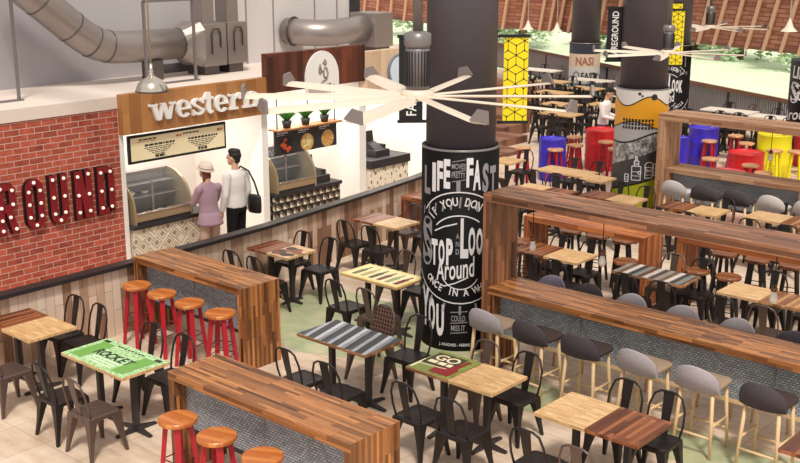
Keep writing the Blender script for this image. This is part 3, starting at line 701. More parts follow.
def quote(t,rw,x,y,zw,sc=1,off=0):
    a0=math.atan2(-y,-x)+off; fn=wrapmap(rw,a0,0,sc*zw/2.62); m=MB(); g=MB()
    # u grows to the right seen from outside
    fu=fn; U=lambda u,v,d=0:fu(u,v,d)
    def bxt(mm,st,u,v0,v1,w,bold=.03,sh=0,rot=0):
        vs,fs=text2d(st,1,bold,1,3,sh); xs=[p[0] for p in vs]; ys=[p[1] for p in vs]
        x0,x1,y0,y1=min(xs),max(xs),min(ys),max(ys); c,s_=math.cos(rot),math.sin(rot); o=[]
        for p in vs:
            q=((p[0]-(x0+x1)/2)/(x1-x0)*w,((p[1]-y0)/(y1-y0)-.5)*(v1-v0)); o.append(U(u+q[0]*c-q[1]*s_,(v0+v1)/2+q[0]*s_+q[1]*c,.004))
        mm.raw(o,fs)
    for ch,u,v0,v1,w,k in (('L',-.48,2.03,2.39,.13,g),('I',-.35,2.08,2.45,.06,m),('F',-.26,2.1,2.48,.085,m),('E',-.165,2.14,2.51,.085,m),('F',.12,2.16,2.53,.085,m),('A',.215,2.12,2.5,.105,m),('S',.34,2.08,2.45,.1,g),('T',.48,2.0,2.4,.13,g)): bxt(k,ch,u,v0,v1,w,.045)
    bxt(g,'MOVES',-.02,2.39,2.46,.17,.02); bxt(g,'PRETTY',-.02,2.28,2.35,.17,.02)
    for v in (2.5,2.37,2.25): line(g,U,[(-.1,v-.02),(.07,v+.01)],.01)
    line(g,U,[(-.02,2.24),(-.02,2.1)],.05)
    for i in range(11): u=-.55+i*.11; line(g,U,[(u,1.9-.25*abs(u)+.0),(u+.015,2.04-.3*abs(u))],.022)
    arcline(m,U,0,1.5,.6,R(146),R(34),.016)
    arctext(m,U,"IF YOU DON'T",0,1.53,.4,R(148),R(36),.15,.022)
    arcline(m,U,0,1.4,.4,R(140),R(50),.016); pass
    bxt(g,'S',-.475,1.1,1.75,.22,.05)
    for ch,u,v0,v1,w in (('T',-.335,1.13,1.47,.1),('O',-.228,1.14,1.48,.085),('P',-.122,1.15,1.5,.085),('L',.065,1.25,1.77,.1),('O',.16,1.28,1.65,.09),('O',.265,1.28,1.63,.09),('K',.375,1.26,1.62,.1)): bxt(m,ch,u,v0,v1,w,.045)
    line(m,U,[(-.33,1.58),(-.2,1.65),(-.03,1.7)],.016)
    for ch,v in (('A',1.5),('N',1.4),('D',1.3)): bxt(g,ch,-.02,v,v+.07,.045,.02)
    bxt(m,'Around',-.05,.97,1.24,.54,.012,.35,R(8))
    line(m,U,[(-.2,.87),(-.05,.92),(.12,1.0)],.016); arcline(m,U,.02,1.1,.26,R(205),R(330),.014)
    arctext(m,U,'ONCE IN A WHILE',.02,1.45,.7,R(229),R(312),.135,.022,True)
    arcline(m,U,.02,1.45,.8,R(214),R(330),.016)
    for i in range(8): a=R(214+i*14); line(g,U,[(.02+.83*math.cos(a),1.45+.83*math.sin(a)),(.02+.95*math.cos(a),1.45+.95*math.sin(a))],.03)
    bxt(m,'Y',-.5,.28,.8,.16,.045); bxt(m,'O',-.373,.24,.69,.115,.05); bxt(m,'U',-.24,.19,.62,.11,.05)
    bxt(g,'COULD',-.0,.41,.49,.18,.02); bxt(g,'MISS IT',-.0,.28,.36,.18,.02)
    for v in (.53,.385,.25): line(g,U,[(-.1,v),(.12,v+.015)],.012)
    bxt(m,'J. HUGHES - FERRIS B.',-.02,.06,.11,.46,.01)
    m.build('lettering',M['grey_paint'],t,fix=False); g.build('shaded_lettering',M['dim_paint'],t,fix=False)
t,rw=column(-8.33,10.62,.43,2.56,7,'thick charcoal column with black chalk-lettered wrap in the centre')
quote(t,rw,-8.33,10.62,2.56)
# mural column
cx,cy=-10.06,18.25
t,rw=column(cx,cy,.43,2.38,7,'thick charcoal column with yellow and grey mural wrap')
a0=math.atan2(-cy,-cx); U=wrapmap(rw,a0,0)
def band(f0,f1,m_,name,d=.003):
    m=MB(); n=36
    for i in range(n):
        u0=-.75+1.5*i/n; u1=-.75+1.5*(i+1)/n
        m.face([U(u0,f0(u0),d),U(u1,f0(u1),d),U(u1,f1(u1),d),U(u0,f1(u0),d)])
    m.build(name,m_,t,fix=False)
mu=lambda nm,c:mat(nm,c,.5)
wv=lambda b,a,k,p:(lambda u:b+a*math.sin(k*u+p))
fa=wv(2.17,.09,7,.5); fb=wv(1.72,.08,5,2.3); fc=lambda u:1.5+.2*u+.04*math.sin(6*u); fd=lambda u:1.16+.35*u; fe=lambda u:.66+.3*u
band(fa,lambda u:2.378,mu('mural_white',S(222,218,214)),'white_sky_band'); band(fb,fa,mu('mural_orange',S(226,160,30)),'orange_hill_band')
band(fc,fb,mu('mural_silver',S(172,170,172)),'silver_wave_band')
def mural_sketch():
    m=mat('mural_sketch',S(130,130,132),.6); n=NT(m); k=n.noise(n.coord('Object'),11,6,.8); n.base(n.ramp(k,[(.4,S(62,62,64)),(.5,S(140,140,142)),(.6,S(196,196,198))])); return m
band(fd,fc,mural_sketch(),'sketch_band'); band(fe,fd,mu('mural_dark',S(60,58,60)),'dark_city_band'); band(lambda u:.0,fe,mu('mural_green',S(162,166,20)),'green_ground_band')
m=MB()
for f,w in ((fa,.02),(fb,.02),(fc,.03),(fe,.03)): line(m,lambda u,v,d:U(u,v,.006),[(u/20,f(u/20)) for u in range(-15,16)],w)
for i in range(10):
    for j in range(3):
        u=-.35+i*.06; m.face([U(q,w,.006) for q,w in ((u,1.66+j*.07),(u+.04,1.66+j*.07),(u+.04,1.71+j*.07),(u,1.71+j*.07))])
m.build('black_outlines',M['black'],t,fix=False)
m=MB()
for (u,v,w,h) in ((-.12,.72,.16,.26),(-.08,.98,.08,.1),(-.06,1.08,.03,.08),(.12,.76,.14,.2),(.28,.8,.05,.22),(-.25,.68,.07,.14),(.36,.82,.05,.12)):
    line(m,lambda a,b,d:U(a,b,.007),[(u,v),(u+w,v),(u+w,v+h),(u,v+h),(u,v)],.014)
    for q in (.3,.6): line(m,lambda a,b,d:U(a,b,.007),[(u,v+h*q),(u+w,v+h*q)],.01)
for c in ((.19,.98,.08),(.02,.86,.03)): line(m,lambda a,b,d:U(a,b,.007),[(c[0]+c[2]*math.cos(q),c[1]+c[2]*math.sin(q)) for q in [PI*i/6 for i in range(13)]],.014)
m.build('chalk_buildings',M['grey_paint'],t,fix=False)
m=MB()
for c in ((.22,2.25,.06),(-.05,2.31,.03),(.0,2.27,.02)): m.face([U(c[0]+c[2]*math.cos(PI*i/6),c[1]+c[2]*math.sin(PI*i/6),.006) for i in range(12)])
m.build('ink_spots',M['char'],t,fix=False)
# far poster column
cx,cy=-19.35,31.15
t,rw=column(cx,cy,.46,1.8,7,'far charcoal column with collage poster wrap near the railing',.5)
a0=math.atan2(-cy,-cx); U=wrapmap(rw,a0,0)
for v0,v1,c,nm in ((1.45,1.76,S(44,48,60),'navy_band'),(1.02,1.45,S(206,182,160),'tan_band'),(.5,1.02,S(196,194,192),'grey_band'),(-.0,.5,S(70,110,120),'teal_band')):
    band(lambda u:v0,lambda u:v1,mu('collage_'+nm,c),nm)
m=MB(); put(m,lambda u,v,d:U(u,v,.008),'NASI',0,1.1,.36,.03,.8); m.build('tan_lettering',mu('collage_brown',S(150,100,76)),t,fix=False)
m=MB(); put(m,lambda u,v,d:U(u,v,.008),'EAST',.14,.66,.28,.03,.8); line(m,lambda u,v,d:U(u,v,.008),[(-.26+.1*math.cos(q),.75+.13*math.sin(q)) for q in [PI*i/6 for i in range(13)]],.03)
m.build('dark_lettering',M['char'],t,fix=False)
m=MB(); m.face([U(*p,.008) for p in ((-.3,.15),(-.05,.15),(-.1,.42),(-.2,.47))]); m.build('red_patch',mu('collage_red',S(196,70,56)),t,fix=False)
cx,cy=-13.88,26.74
t,rw=column(cx,cy,.4,2.36,7,'dark column with white chalk lettering behind the mural column'); quote(t,rw,cx,cy,2.36,1,-.25)
# cropped lettered pillar at right edge
cx,cy=-7.42,19.83
t=thing('lettered_pillar','black drum pillar with white chalk lettering cut by right edge','pillar',(cx,cy,0))
MB().lathe([(.5,1.72),(.5,2.93)],40).build('drum',M['black'],t); MB().lathe([(.12,0),(.12,1.75)],16).build('stem',M['char'],t)
a0=math.atan2(-cy,-cx)-.25; U=wrapmap(.5,a0,0); m=MB()
put(m,U,'LIFE',-.22,2.62,.3,.025,.8,R(-4)); put(m,U,'S',-.33,2.2,.5,.03); put(m,U,'top',-.05,2.25,.3,.02); put(m,U,'Around',-.2,1.9,.28,.015,1,R(8),.3); line(m,U,[(-.4,2.55),(-.2,2.5),(0,2.55)],.02); line(m,U,[(-.4,1.82),(0,1.85)],.02)
m.build('lettering',M['grey_paint'],t,fix=False)

# ------------------------------------------------------------------ banners on the columns
bd=Vector((.70,.714,0)).normalized()
def banner(x,y,z0,z1,w,side,label,kind,reach):
    """flag banner held on two black rods; side=+1 right of its column"""
    t=thing('column_banner',label,'banner',(x,y,0),math.atan2(bd.y,bd.x))
    MB().box(-w/2,w/2,-.006,.006,z0,z1).build('cloth',M['black'] if kind!='hex' else M['yellow'],t)
    a,b=(-w/2-.02,w/2+reach) if side<0 else (-w/2-reach,w/2+.02)
    for z in (z0-.01,z1+.01): MB().box(a,b,-.015,.015,z-.018,z+.018).build('rod',M['black'],t)
    m=MB()
    if kind=='hex':
        F=lambda u,v,d=0:(u,-.0082,v)
        s=w*.385; seen=set()
        def seg(p,q):
            key=tuple(sorted(((round(p[0],3),round(p[1],3)),(round(q[0],3),round(q[1],3)))))
            if key in seen: return
            seen.add(key); L2=[]
            for i in range(17):
                g_=(p[0]+(q[0]-p[0])*i/16,p[1]+(q[1]-p[1])*i/16)
                if abs(g_[0])<=w/2-.002 and z0<g_[1]<z1: L2.append(g_)
            if len(L2)>1:
                a_,b_=Vector(L2[0]),Vector(L2[-1]); nn=(b_-a_).orthogonal().normalized()*.004
                m.face([F(*(a_+nn)),F(*(b_+nn)),F(*(b_-nn)),F(*(a_-nn))])
        for r_ in range(-1,int((z1-z0)/(s*1.5))+2):
            for k in range(-2,3):
                c=((k+(.5 if r_%2 else 0))*s*1.732,z0+r_*s*1.5); V=[(c[0]+s*math.cos(R(90+60*i)),c[1]+s*math.sin(R(90+60*i))) for i in range(6)]
                for i in range(6): seg(V[i],V[(i+1)%6])
                for i in (0,2,4): seg(c,V[i])
                for q in V+[c]:
                    if abs(q[0])<w/2-.012 and z0+.015<q[1]<z1-.015 and (round(q[0],3),round(q[1],3)) not in seen:
                        seen.add((round(q[0],3),round(q[1],3))); m.face([F(q[0]+.012*math.cos(PI*i/4),q[1]+.012*math.sin(PI*i/4)) for i in range(8)])
        m.build('cube_pattern',M['char'],t,fix=False)
    else:
        vs,fs=text2d('FAREGROUND',w*.6,.015,1,3); L=max(v[0] for v in vs)-min(v[0] for v in vs); k=(z1-z0)*.88/L
        m.raw([(-b+w*.22,-.0085,(z0+z1)/2+a*k) for a,b in vs],fs); m.build('lettering',M['white_paint'],t,fix=False)
banner(-8.75,10.16,2.86,3.87,.29,-1,'black vertical banner with white letters left of central column','t',.05)
banner(-7.84,11.06,2.84,3.87,.3,1,'yellow cube-pattern banner right of the central column','hex',.07)
banner(-10.52,17.92,2.86,3.8,.28,-1,'black vertical banner with white letters left of mural column','t',.06)
banner(-9.62,18.6,2.78,3.77,.24,1,'yellow cube-pattern banner right of the mural column','hex',.1)
banner(-13.55,26.05,2.63,3.45,.34,1,'yellow banner behind the mid fan on the far dark column','hex',.1)

# ------------------------------------------------------------------ fans and lamps
def fan(x,y,z,rad,label,offs,nb,rod,motor=True):
    t=thing('ceiling_fan',label,'ceiling fan',(x,y,z))
    MB().tube([(0,0,.48*rad/1.35),(0,0,rod)],.038*rad/1.35,12).build('rod',M['fan_grey'],t)
    k=rad/1.35; q_=.6
    m=MB(); m.lathe([(.06*k,.06*k),(.092*k,.06*k),(.094*k,.36*k),(.085*k,.37*k)],24); mo=m.build('motor',M['fan_grey'],t)
    m=MB()
    for j in range(24):
        a=2*PI*j/24; T=Matrix.Rotation(a,4,'Z'); m.box(.088*k,.105*k,-.004*k,.004*k,.08*k,.35*k,T=T)
    m.build('fins',M['char'],mo)
    MB().lathe([(.09*k,.37*k),(.105*k,.4*k),(.105*k,.48*k),(.05*k,.5*k)],24).build('collar',M['fan_grey'],t)
    MB().lathe([(.03*k,-.04*k),(.13*k,-.02*k),(.13*k,.04*k),(.06*k,.06*k)],24).build('hub',M['fan_blade'],t)
    for j in range(nb):
        T=Matrix.Rotation(R(offs)+2*PI*j/nb,4,'Z')@Matrix.Rotation(R(-14),4,'X')
        m=MB(); rg=[]
        for u,c in ((.12,.05),(.3,.075),(rad*.7,.075),(rad,.062)):
            rg.append([T@Vector((u,q*c*k,w*.012*k-.01*(q*q))) for q,w in ((-1,-.3),(-.5,.6),(.3,1),(1,.3),(.3,-.6),(-.5,-.9))])
        m.loft(rg,sm=False); bl_=m.build('blade',M['fan_blade'],t)
        m=MB(); m.prism([(-.07*k,.0),(.07*k,.0),(.045*k,.085*k),(-.03*k,.085*k)],lambda u,v,d:T@Vector((rad+d,u,v)),-.012,.012); m.build('winglet',M['fan_dark'],bl_)
fan(-5.82,6.84,3.77,1.42,'big many-bladed cream ceiling fan with ribbed motor near the camera',4,10,3.2)
fan(-8.21,15.61,3.32,1.15,'smaller cream ceiling fan in front of the mural column',20,8,3.2)
fan(-13.3,27.5,2.78,1.5,'distant cream ceiling fan in front of the brown roof',10,8,4)
bmx=struct(MB().box(-16,-2,6.7,6.9,6.9,7.1).build('trim_fan_beam',M['char']))
struct(MB().box(-16,-2,15.5,15.7,6.5,6.7).build('trim_fan_beam',M['char'])); struct(MB().box(-24,-2,27.4,27.6,6.7,6.9).build('trim_fan_beam',M['char']))
t=thing('dome_pendant','silver dome pendant lamp hanging before the oak sign','pendant lamp',(-10.77,7.83,3.28))
prof=[(.19,0),(.185,.03),(.16,.09),(.11,.135),(.06,.16),(.035,.18)]
MB().lathe(prof,28,caps=False).build('shade',M['chrome'],t)
MB().lathe([(.195,-.008),(.2,0),(.195,.008),(.185,0)],28,caps=False).build('rim',M['post_metal'],t)
MB().lathe([(.036,.17),(.03,.2),(.02,.21),(.034,.23),(.02,.25),(.02,.32)],14).build('neck',M['chrome'],t); MB().tube([(0,0,.3),(0,0,3.8)],.012,8).build('pole',M['chrome'],t)
MB().ball((0,0,.05),.05,n=10,m=6).build('lamp_bulb',M['bulb_on'],t)
struct(MB().box(-16,-2,7.75,7.9,7.05,7.2).build('trim_lamp_beam',M['char']))
def cone(x,y,z,label):
    t=thing('cone_pendant',label,'pendant lamp',(x,y,z),0,'small far pendants')
    MB().lathe([(.14,0),(.07,.07),(.02,.2),(.015,.22)],16,caps=False).build('shade',M['fan_blade'],t); MB().tube([(0,0,.2),(0,0,7.5-z)],.014,6).build('cord',M['fan_blade'],t)
cone(-15.2,21.9,2.95,'white cone pendant on a cord just right of yellow banner top'); cone(-14.65,22.3,2.9,'white cone pendant between the yellow banner and far poster column'); cone(-7.55,18.6,3.5,'white cone pendant at the right edge of the photo')

# ------------------------------------------------------------------ counters with waterfall ends
def bar(label,x0,x1,y0,y1,h,wood,th=.07,left=True,right=True,weave=True,rec=.14,cat='counter',foot=False):
    t=thing('bar_counter',label,cat)
    MB().box(x0,x1,y0,y1,h-th,h,'x').build('top',wood,t,.003)
    if left: MB().box(x0,x0+th,y0,y1,0,h-th,'z').build('end_panel',wood,t,.003)
    if right: MB().box(x1-th,x1,y0,y1,0,h-th,'z').build('end_panel',wood,t,.003)
    if weave:
        a,b=x0+(th if left else 0)+.002,x1-(th if right else 0)-.002
        MB().box(a,b,y0+rec,y1-rec,.46,h-th-.001,'x').build('woven_front',M['weave'],t)
        MB().box(a,b,y0+rec-.01,y1-rec+.01,.42,.459).build('bottom_rail',M['leg_wood'] if foot else M['post_metal'],t)
        n=max(1,round((b-a)/1.2))
        for i in range(1,n): MB().box(a+(b-a)*i/n-.006,a+(b-a)*i/n+.006,y0+rec-.006,y0+rec,.46,h-th-.001).build('joint_strip',M['steel'],t)
    return t
bar('butcher-block bar counter with woven front beside the low boarded wall',-11.62,-9.5,8.0,8.6,1.05,M['oak_counter'],.08)
bar('butcher-block bar counter nearest the camera, cut by bottom edge',-8.1,-5.7,5.88,6.49,1.05,M['oak_counter'],.08)
bar('long brown bar counter with grey woven front and upholstered stools',-7.39,-1.6,9.97,10.55,1.05,M['oak_counter'],.08,foot=True)
def portal(label,x0,x1,y0,y1,h,wood,th=.11):
    t=thing('portal_frame',label,'frame')
    MB().box(x0,x1,y0,y1,h-th,h,'x').build('top_beam',wood,t,.004)
    MB().box(x0,x0+th,y0,y1,0,h-th,'z').build('post',wood,t,.004); MB().box(x1-th,x1,y0,y1,0,h-th,'z').build('post',wood,t,.004)
    return t
portal('tall brown timber portal shelf over the long bar, right of column',-7.49,-1.4,9.99,10.57,2.17,M['portal_wood'],.095)
bar('pale timber bar counter with woven front under the far portal',-9.23,-6.7,17.72,18.3,1.05,M['pale_portal'],.08)
portal('far pale timber portal frame in front of the coloured drums',-9.36,-5.6,17.6,18.25,2.03,M['pale_portal'],.12)
bar('orange-brown high communal table left of centre behind the portal',-9.1,-7.1,13.15,13.7,1.05,M['orange_counter'],.08,weave=False)
bar('orange-brown high communal table at right behind the portal',-6.8,-3.0,13.52,14.06,1.05,M['orange_counter'],.08,weave=False)
bar('low solid-sided red-brown counter against the curved boarded wall',-12.1,-11.0,13.8,14.35,.78,M['dark_top'],.07,weave=False)
bar('long white-topped counter beyond the coloured drums',-12.4,-8.8,24.0,24.4,.92,M['pale_top'],.06,weave=False)

def pendant(x,y,zt,zb,label):
    t=thing('bulb_pendant',label,'pendant lamp',(x,y,zt),0,'clear bulb pendants')
    k=zb-zt
    MB().tube([(0,0,0),(0,0,k+.18)],.006,6).build('cord',M['black'],t)
    MB().lathe([(.03,k+.13),(.038,k+.15),(.018,k+.19)],12).build('socket',M['copper'],t)
    MB().lathe([(.022,k+.132),(.03,k+.1),(.042,k+.05),(.032,k+.01),(.012,k)],14).build('bulb',M['bulb_glass'],t)
for x,l in ((-6.98,'left pendant bulb on a black cord under the tall portal'),(-6.05,'second pendant bulb on black cord under the tall portal'),(-4.09,'third pendant bulb on black cord under tall portal')): pendant(x,10.28,2.09,1.5,l)
pendant(-7.4,17.92,1.91,1.38,'pendant bulb under the far pale portal near right edge')

# ------------------------------------------------------------------ seating prototypes
def make_chair(kind):
    """metal cafe chair facing +y"""
    mt=M['black_metal'] if kind!='bronze' and kind!='perf' else M['bronze_metal']
    t=thing('cafe_chair','x','chair')
    m=MB(); q=.185; rr_=.05
    def rsq(h,z,r=rr_): return [(sx*(h-r)+r*math.cos(R(a)),sy*(h-r)+r*math.sin(R(a)),z) for sx,sy,a0 in ((1,1,0),(-1,1,90),(-1,-1,180),(1,-1,270)) for a in (a0,a0+30,a0+60,a0+90)]
    m.loft([rsq(q+.004,.405),rsq(q+.004,.44),rsq(q-.008,.452),rsq(q-.05,.446)],sm=False); m.build('seat',mt,t)
    for sx in (-1,1):
        for sy in (-1,1):
            rg=[]
            for z,c,w in ((.435,.138,.05),(.37,.152,.042),(.28,.166,.031),(.15,.186,.021),(0,.212,.014)):
                x,y=sx*c,sy*c; rg.append([(x-w,y-w,z),(x+w,y-w,z),(x+w,y+w,z),(x-w,y+w,z)])
            MB().loft(rg,sm=False).build('leg',mt,t)
    a=[(-.165,-.155,.43),(-.185,-.185,.56),(-.18,-.215,.7),(-.14,-.235,.81),(-.08,-.245,.845),(0,-.248,.85)]
    a=a+[(-x,y,z) for x,y,z in a[-2::-1]]
    MB().tube(a,.0115,8).build('back_hoop',mt,t)
    if kind=='perf':
        m=MB(); row=[[( s*.155*(1-.0*k),-.16-.09*k,.5+.33*k) for s in (-1,-.5,0,.5,1)] for k in (0,.4,.8,1)]
        row[-1]=[(x*.6,y,z) for x,y,z in row[-1]]; n=5
        for i in range(3):
            for j in range(4):
                pts=[row[i][j],row[i][j+1],row[i+1][j+1],row[i+1][j]]; m.face(pts,[(p[0],p[2]) for p in pts])
        o=m.build('backrest',M['perf'],t,fix=False)
    else:
        m=MB(); rg=[]
        for z,y,w in ((.44,-.165,.04),(.56,-.19,.043),(.7,-.222,.05),(.845,-.25,.056)): rg.append([(-w,y-.004,z),(w,y-.004,z),(w,y+.004,z),(-w,y+.004,z)])
        m.loft(rg,sm=False); m.build('backrest',mt,t)
    return t
CH={k:make_chair(k) for k in ('black','bronze','perf')}
KN={'black':'black metal chair','bronze':'gunmetal grey metal chair','perf':'gunmetal chair with perforated back'}
def chair(x,y,face,kind,label,group='cafe chairs at tables'):
    rz=0 if face=='n' else PI   # 'n' looks towards +y
    place(CH[kind],(x,y,0),rz+R(random.uniform(-4,4)),label,group)
def make_stool(h,seat,legm,rodm,r,legw,rings=True,flat=True):
    t=thing('round_stool','x','stool')
    MB().lathe([(r*.96,h-.042),(r,h-.034),(r,h-.008),(r*.96,h)],28,sm=False).build('seat',seat,t)
    for k in range(4):
        a=PI/4+k*PI/2; T=Matrix.Rotation(a,4,'Z'); i,o=r*.6,r*1.1; w=legw; h2=legw*.8
        m=MB(); m.loft([[T@Vector(p) for p in ((i-h2,-w,h-.042),(i+h2,-w,h-.042),(i+h2,w,h-.042),(i-h2,w,h-.042))],[T@Vector(p) for p in ((o-h2*.8,-w*.8,0),(o+h2*.8,-w*.8,0),(o+h2*.8,w*.8,0),(o-h2*.8,w*.8,0))]],sm=False)
        m.build('leg',legm,t)
    if rings:
        for z in (h*.34,h*.5):
            q=r*(.62+.5*(1-z/h)); MB().tube([(q*math.cos(PI/4+PI/2*k),q*math.sin(PI/4+PI/2*k),z) for k in range(5)],.007,6).build('foot_ring',rodm,t)
    return t
ST={'red':make_stool(.8,M['seat_wood'],M['red_paint'],M['red_rod'],.18,.029),
    'drum':make_stool(.74,M['pale_seat'],M['red_paint'],M['red_rod'],.17,.026),
    'ydrum':make_stool(.74,M['pale_seat'],M['yellow_drum'],M['yellow_drum'],.17,.026),
    'brown':make_stool(.72,M['brown_seat'],M['post_metal'],M['post_metal'],.17,.022)}
def make_barstool(shell,seat):
    t=thing('upholstered_bar_stool','x','bar stool')
    m=MB(); rg=[]
    for z,k in ((.705,.93),(.715,1),(.74,1),(.75,.95),(.752,.6)): rg.append([(.222*k*math.copysign(abs(math.cos(a))**.38,math.cos(a)),.215*k*math.copysign(abs(math.sin(a))**.38,math.sin(a))+.02,z) for a in [2*PI*i/24 for i in range(24)]])
    m.loft(rg); m.build('seat',seat,t)
    m=MB(); n=20; out=[]
    for i in range(n+1):
        k=-1+2*i/n; x=.235*math.sin(k*PI/2*.999); q=math.sqrt(max(0,1-(x/.238)**2))
        zt=.735+.235*q**.8; y=-.215+.07*(x/.235)**2; le=lambda z:-.05*(z-.7)/.27
        out.append([(x,y-.016+le(z),z) for z in (.69,.69+(zt-.69)*.5,zt-.01)]+[(x,y+le(zt),zt)]+[(x,y+.018+le(z),z) for z in (zt-.01,.69+(zt-.69)*.5,.69)])
    m.loft(out,True,True); m.build('backrest',shell,t)
    for sx in (-1,1):
        for sy in (-1,1): MB().tube([(sx*.165,sy*.15,.71),(sx*.205,sy*.2,0)],[.022,.016],8).build('leg',M['leg_wood'],t)
    def at(z): k=(.71-z)/.71; return .165+.04*k,.15+.05*k
    for z,dirs in ((.22,'xX'),(.34,'yY')):
        x,y=at(z)
        for s_ in (-1,1):
            p=[(-x,s_*y,z),(x,s_*y,z)] if dirs[0]=='x' else [(s_*x,-y,z),(s_*x,y,z)]
            MB().tube(p,.015,6).build('foot_rail',M['leg_wood'],t)
    return t
BS={'grey':make_barstool(M['grey_fab'],M['beige_fab']),'dark':make_barstool(M['dark_fab'],M['brown_fab']),'pale':make_barstool(M['pale_fab'],M['pale_fab']),'lilac':make_barstool(M['lilac_fab'],M['lilac_fab'])}
for i,(x,k,l) in enumerate(((-7.11,'grey','light grey bar stool beside the lettered column at bar end'),(-6.5,'dark','dark charcoal bar stool, first dark one from the lettered column'),(-5.86,'dark','dark charcoal bar stool, second dark one from lettered column'),(-5.16,'grey','light grey bar stool left of the dark-and-light table, nearer the column'),(-4.5,'grey','light grey bar stool nearer the right end, beside the rightmost charcoal one'),(-3.82,'dark','dark charcoal bar stool at far right near the camera'))):
    place(BS[k],(x,9.74,0),R(random.uniform(-5,5)),l,'bar stools on the near side of long bar')
for i,(x,k,l) in enumerate(((-7.22,'lilac','lilac grey bar stool behind the long bar, leftmost backrest'),(-6.68,'dark','dark bar stool behind the long bar beside the lilac one'),(-6.1,'grey','grey bar stool behind long bar, leftmost light grey backrest'),(-5.43,'grey','grey bar stool behind long bar, middle light grey backrest'),(-4.78,'grey','grey bar stool behind long bar, rightmost light grey backrest'),(-4.15,'dark','dark bar stool behind the long bar at right edge'))):
    place(BS[k],(x,10.86,0),PI+R(random.uniform(-5,5)),l,'bar stools behind the long bar')
for i,(x,k,l) in enumerate(((-8.8,'pale','pale grey bar stool at far pale bar, leftmost'),(-8.25,'dark','dark bar stool at far pale bar, left of two'),(-7.66,'dark','dark bar stool at far pale bar, right of two'),(-7.05,'pale','pale grey bar stool at far pale bar, right of dark pair'),(-6.45,'pale','pale bar stool cut by the right edge at far bar'))):
    place(BS[k],(x,17.43,0),0,l,'bar stools at the far pale bar')
od=('first','second','third','fourth')
for i,x in enumerate((-11.26,-10.74,-10.2,-9.63)): place(ST['red'],(x,7.78,0),R(8*i),'red-legged round wooden stool, %s from the left at the boarded-wall bar'%od[i],'red stools at the far-left bar')
for i,x in enumerate((-7.63,-7.08,-6.48)): place(ST['red'],(x,5.62,0),R(12*i+4),'red-legged round wooden stool, %s from the left at bottom-edge bar'%od[i],'red stools at the nearest bar')
for i,(x,y) in enumerate(((-8.78,13.95),(-8.33,13.97),(-7.9,14.0),(-7.46,14.05))): place(ST['brown'],(x,y,0),R(10*i),'brown-seated dark-legged stool behind left communal table, %s from left'%od[i],'stools at left communal table')
for x,y,l in ((-7.3,12.98+.06,'brown round stool in front of left communal table, right one'),(-8.97,13.0,'brown round stool in front of left communal table, left one')): place(ST['brown'],(x,y,0),.3,l,'stools at left communal table')
for i,(x,y) in enumerate(((-6.45,14.3),(-5.98,14.33),(-5.5,14.35),(-5.0,14.35))): place(ST['brown'],(x,y,0),R(9*i),'brown-seated dark-legged stool behind right communal table, %s from left'%od[i],'stools at right communal table')
for x,y,l in ((-5.92,13.3,'brown round stool in front of right communal table, right one'),(-6.36,13.3,'brown round stool before right communal table, beside grey planked table')): place(ST['brown'],(x,y,0),.2,l,'stools at right communal table')

# ------------------------------------------------------------------ tables
def table(label,x0,x1,y0,y1,top,edge=None,posts=1,cat='table',art=None,th=.036,h=.75,group=None):
    cx,cy=(x0+x1)/2,(y0+y1)/2
    t=thing('cafe_table',label,cat,(cx,cy,0),0,group); a,b=(x1-x0)/2,(y1-y0)/2
    if edge:
        MB().box(-a,a,-b,b,h-th,h-.004,'x').build('tabletop',edge,t,.004)
        m=MB(); m.box(-a+.008,a-.008,-b+.008,b-.008,h-.004,h,'x'); tp=m.build('printed_surface',top,t)
    else: tp=MB().box(-a,a,-b,b,h-th,h,'y' if top in (M['dark_top'],M['wood_top']) else 'x').build('tabletop',top,t,.004)
    ar=min(.25,a-.02); xs=[0] if posts==1 else [-a+.24,a-.24]
    for px in xs:
        MB().box(px-.03,px+.03,-.03,.03,.04,h-th,'z').build('post',M['post_metal'],t,.004)
        m=MB()
        for k in range(4):
            T=Matrix.Translation((px,0,0))@Matrix.Rotation(k*PI/2,4,'Z')
            m.loft([[T@Vector(p) for p in ((.02,-.028,.012),(.02,.028,.012),(.02,.028,.06),(.02,-.028,.06))],[T@Vector(p) for p in ((ar,-.02,0),(ar,.02,0),(ar,.02,.022),(ar,-.02,.022))]],sm=False)
        m.build('cross_base',M['post_metal'],t); MB().box(px-.12,px+.12,-.12,.12,h-th-.012,h-th).build('mount_plate',M['post_metal'],t)
    if art: art(tp,a,b,h+.0015)
    return t
def flat(m,pts,z): m.face([(u,v,z) for u,v in pts])
def ftext(m,st,x,y,size,z,bold=.02,xs=1):
    vs,fs=text2d(st,size,bold,xs,3); m.raw([(x+a,y+b,z) for a,b in vs],fs)
def art_green(tp,a,b,z):
    for x0 in (-.47,.27):
        m=MB(); flat(m,[(x0,-b+.06),(x0+.2,-b+.06),(x0+.2,b-.1),(x0,b-.1)],z); m.build('green_band',M['green_band'],tp,fix=False)
    pk=mat('poster_ink',S(32,50,36),.5)
    for i,ch in enumerate('ROCKET'):
        m=MB(); ftext(m,ch,-.26+.105*i,-.07,.18,z+.001,.03,.85); m.build('letter',pk,tp,fix=False)
    m=MB()
    for i in range(8):
        x=-.24+i*.06; flat(m,[(x,.2),(x+.035,.2),(x+.035,.225),(x,.225)],z+.001)
    m.build('small_print',pk,tp,fix=False)
    for x in (-.5,.4):
        m=MB(); flat(m,[(x,.2),(x+.1,.2),(x+.1,.25),(x,.25)],z+.001); m.build('corner_block',pk,tp,fix=False)
    m=MB()
    for i in range(3):
        flat(m,[(-.23,-.12-.05*i),(.23,-.12-.05*i),(.23,-.1-.05*i),(-.23,-.1-.05*i)],z+.0005)
    m.build('pale_rule',mat('poster_pale',S(222,240,210),.5),tp,fix=False)
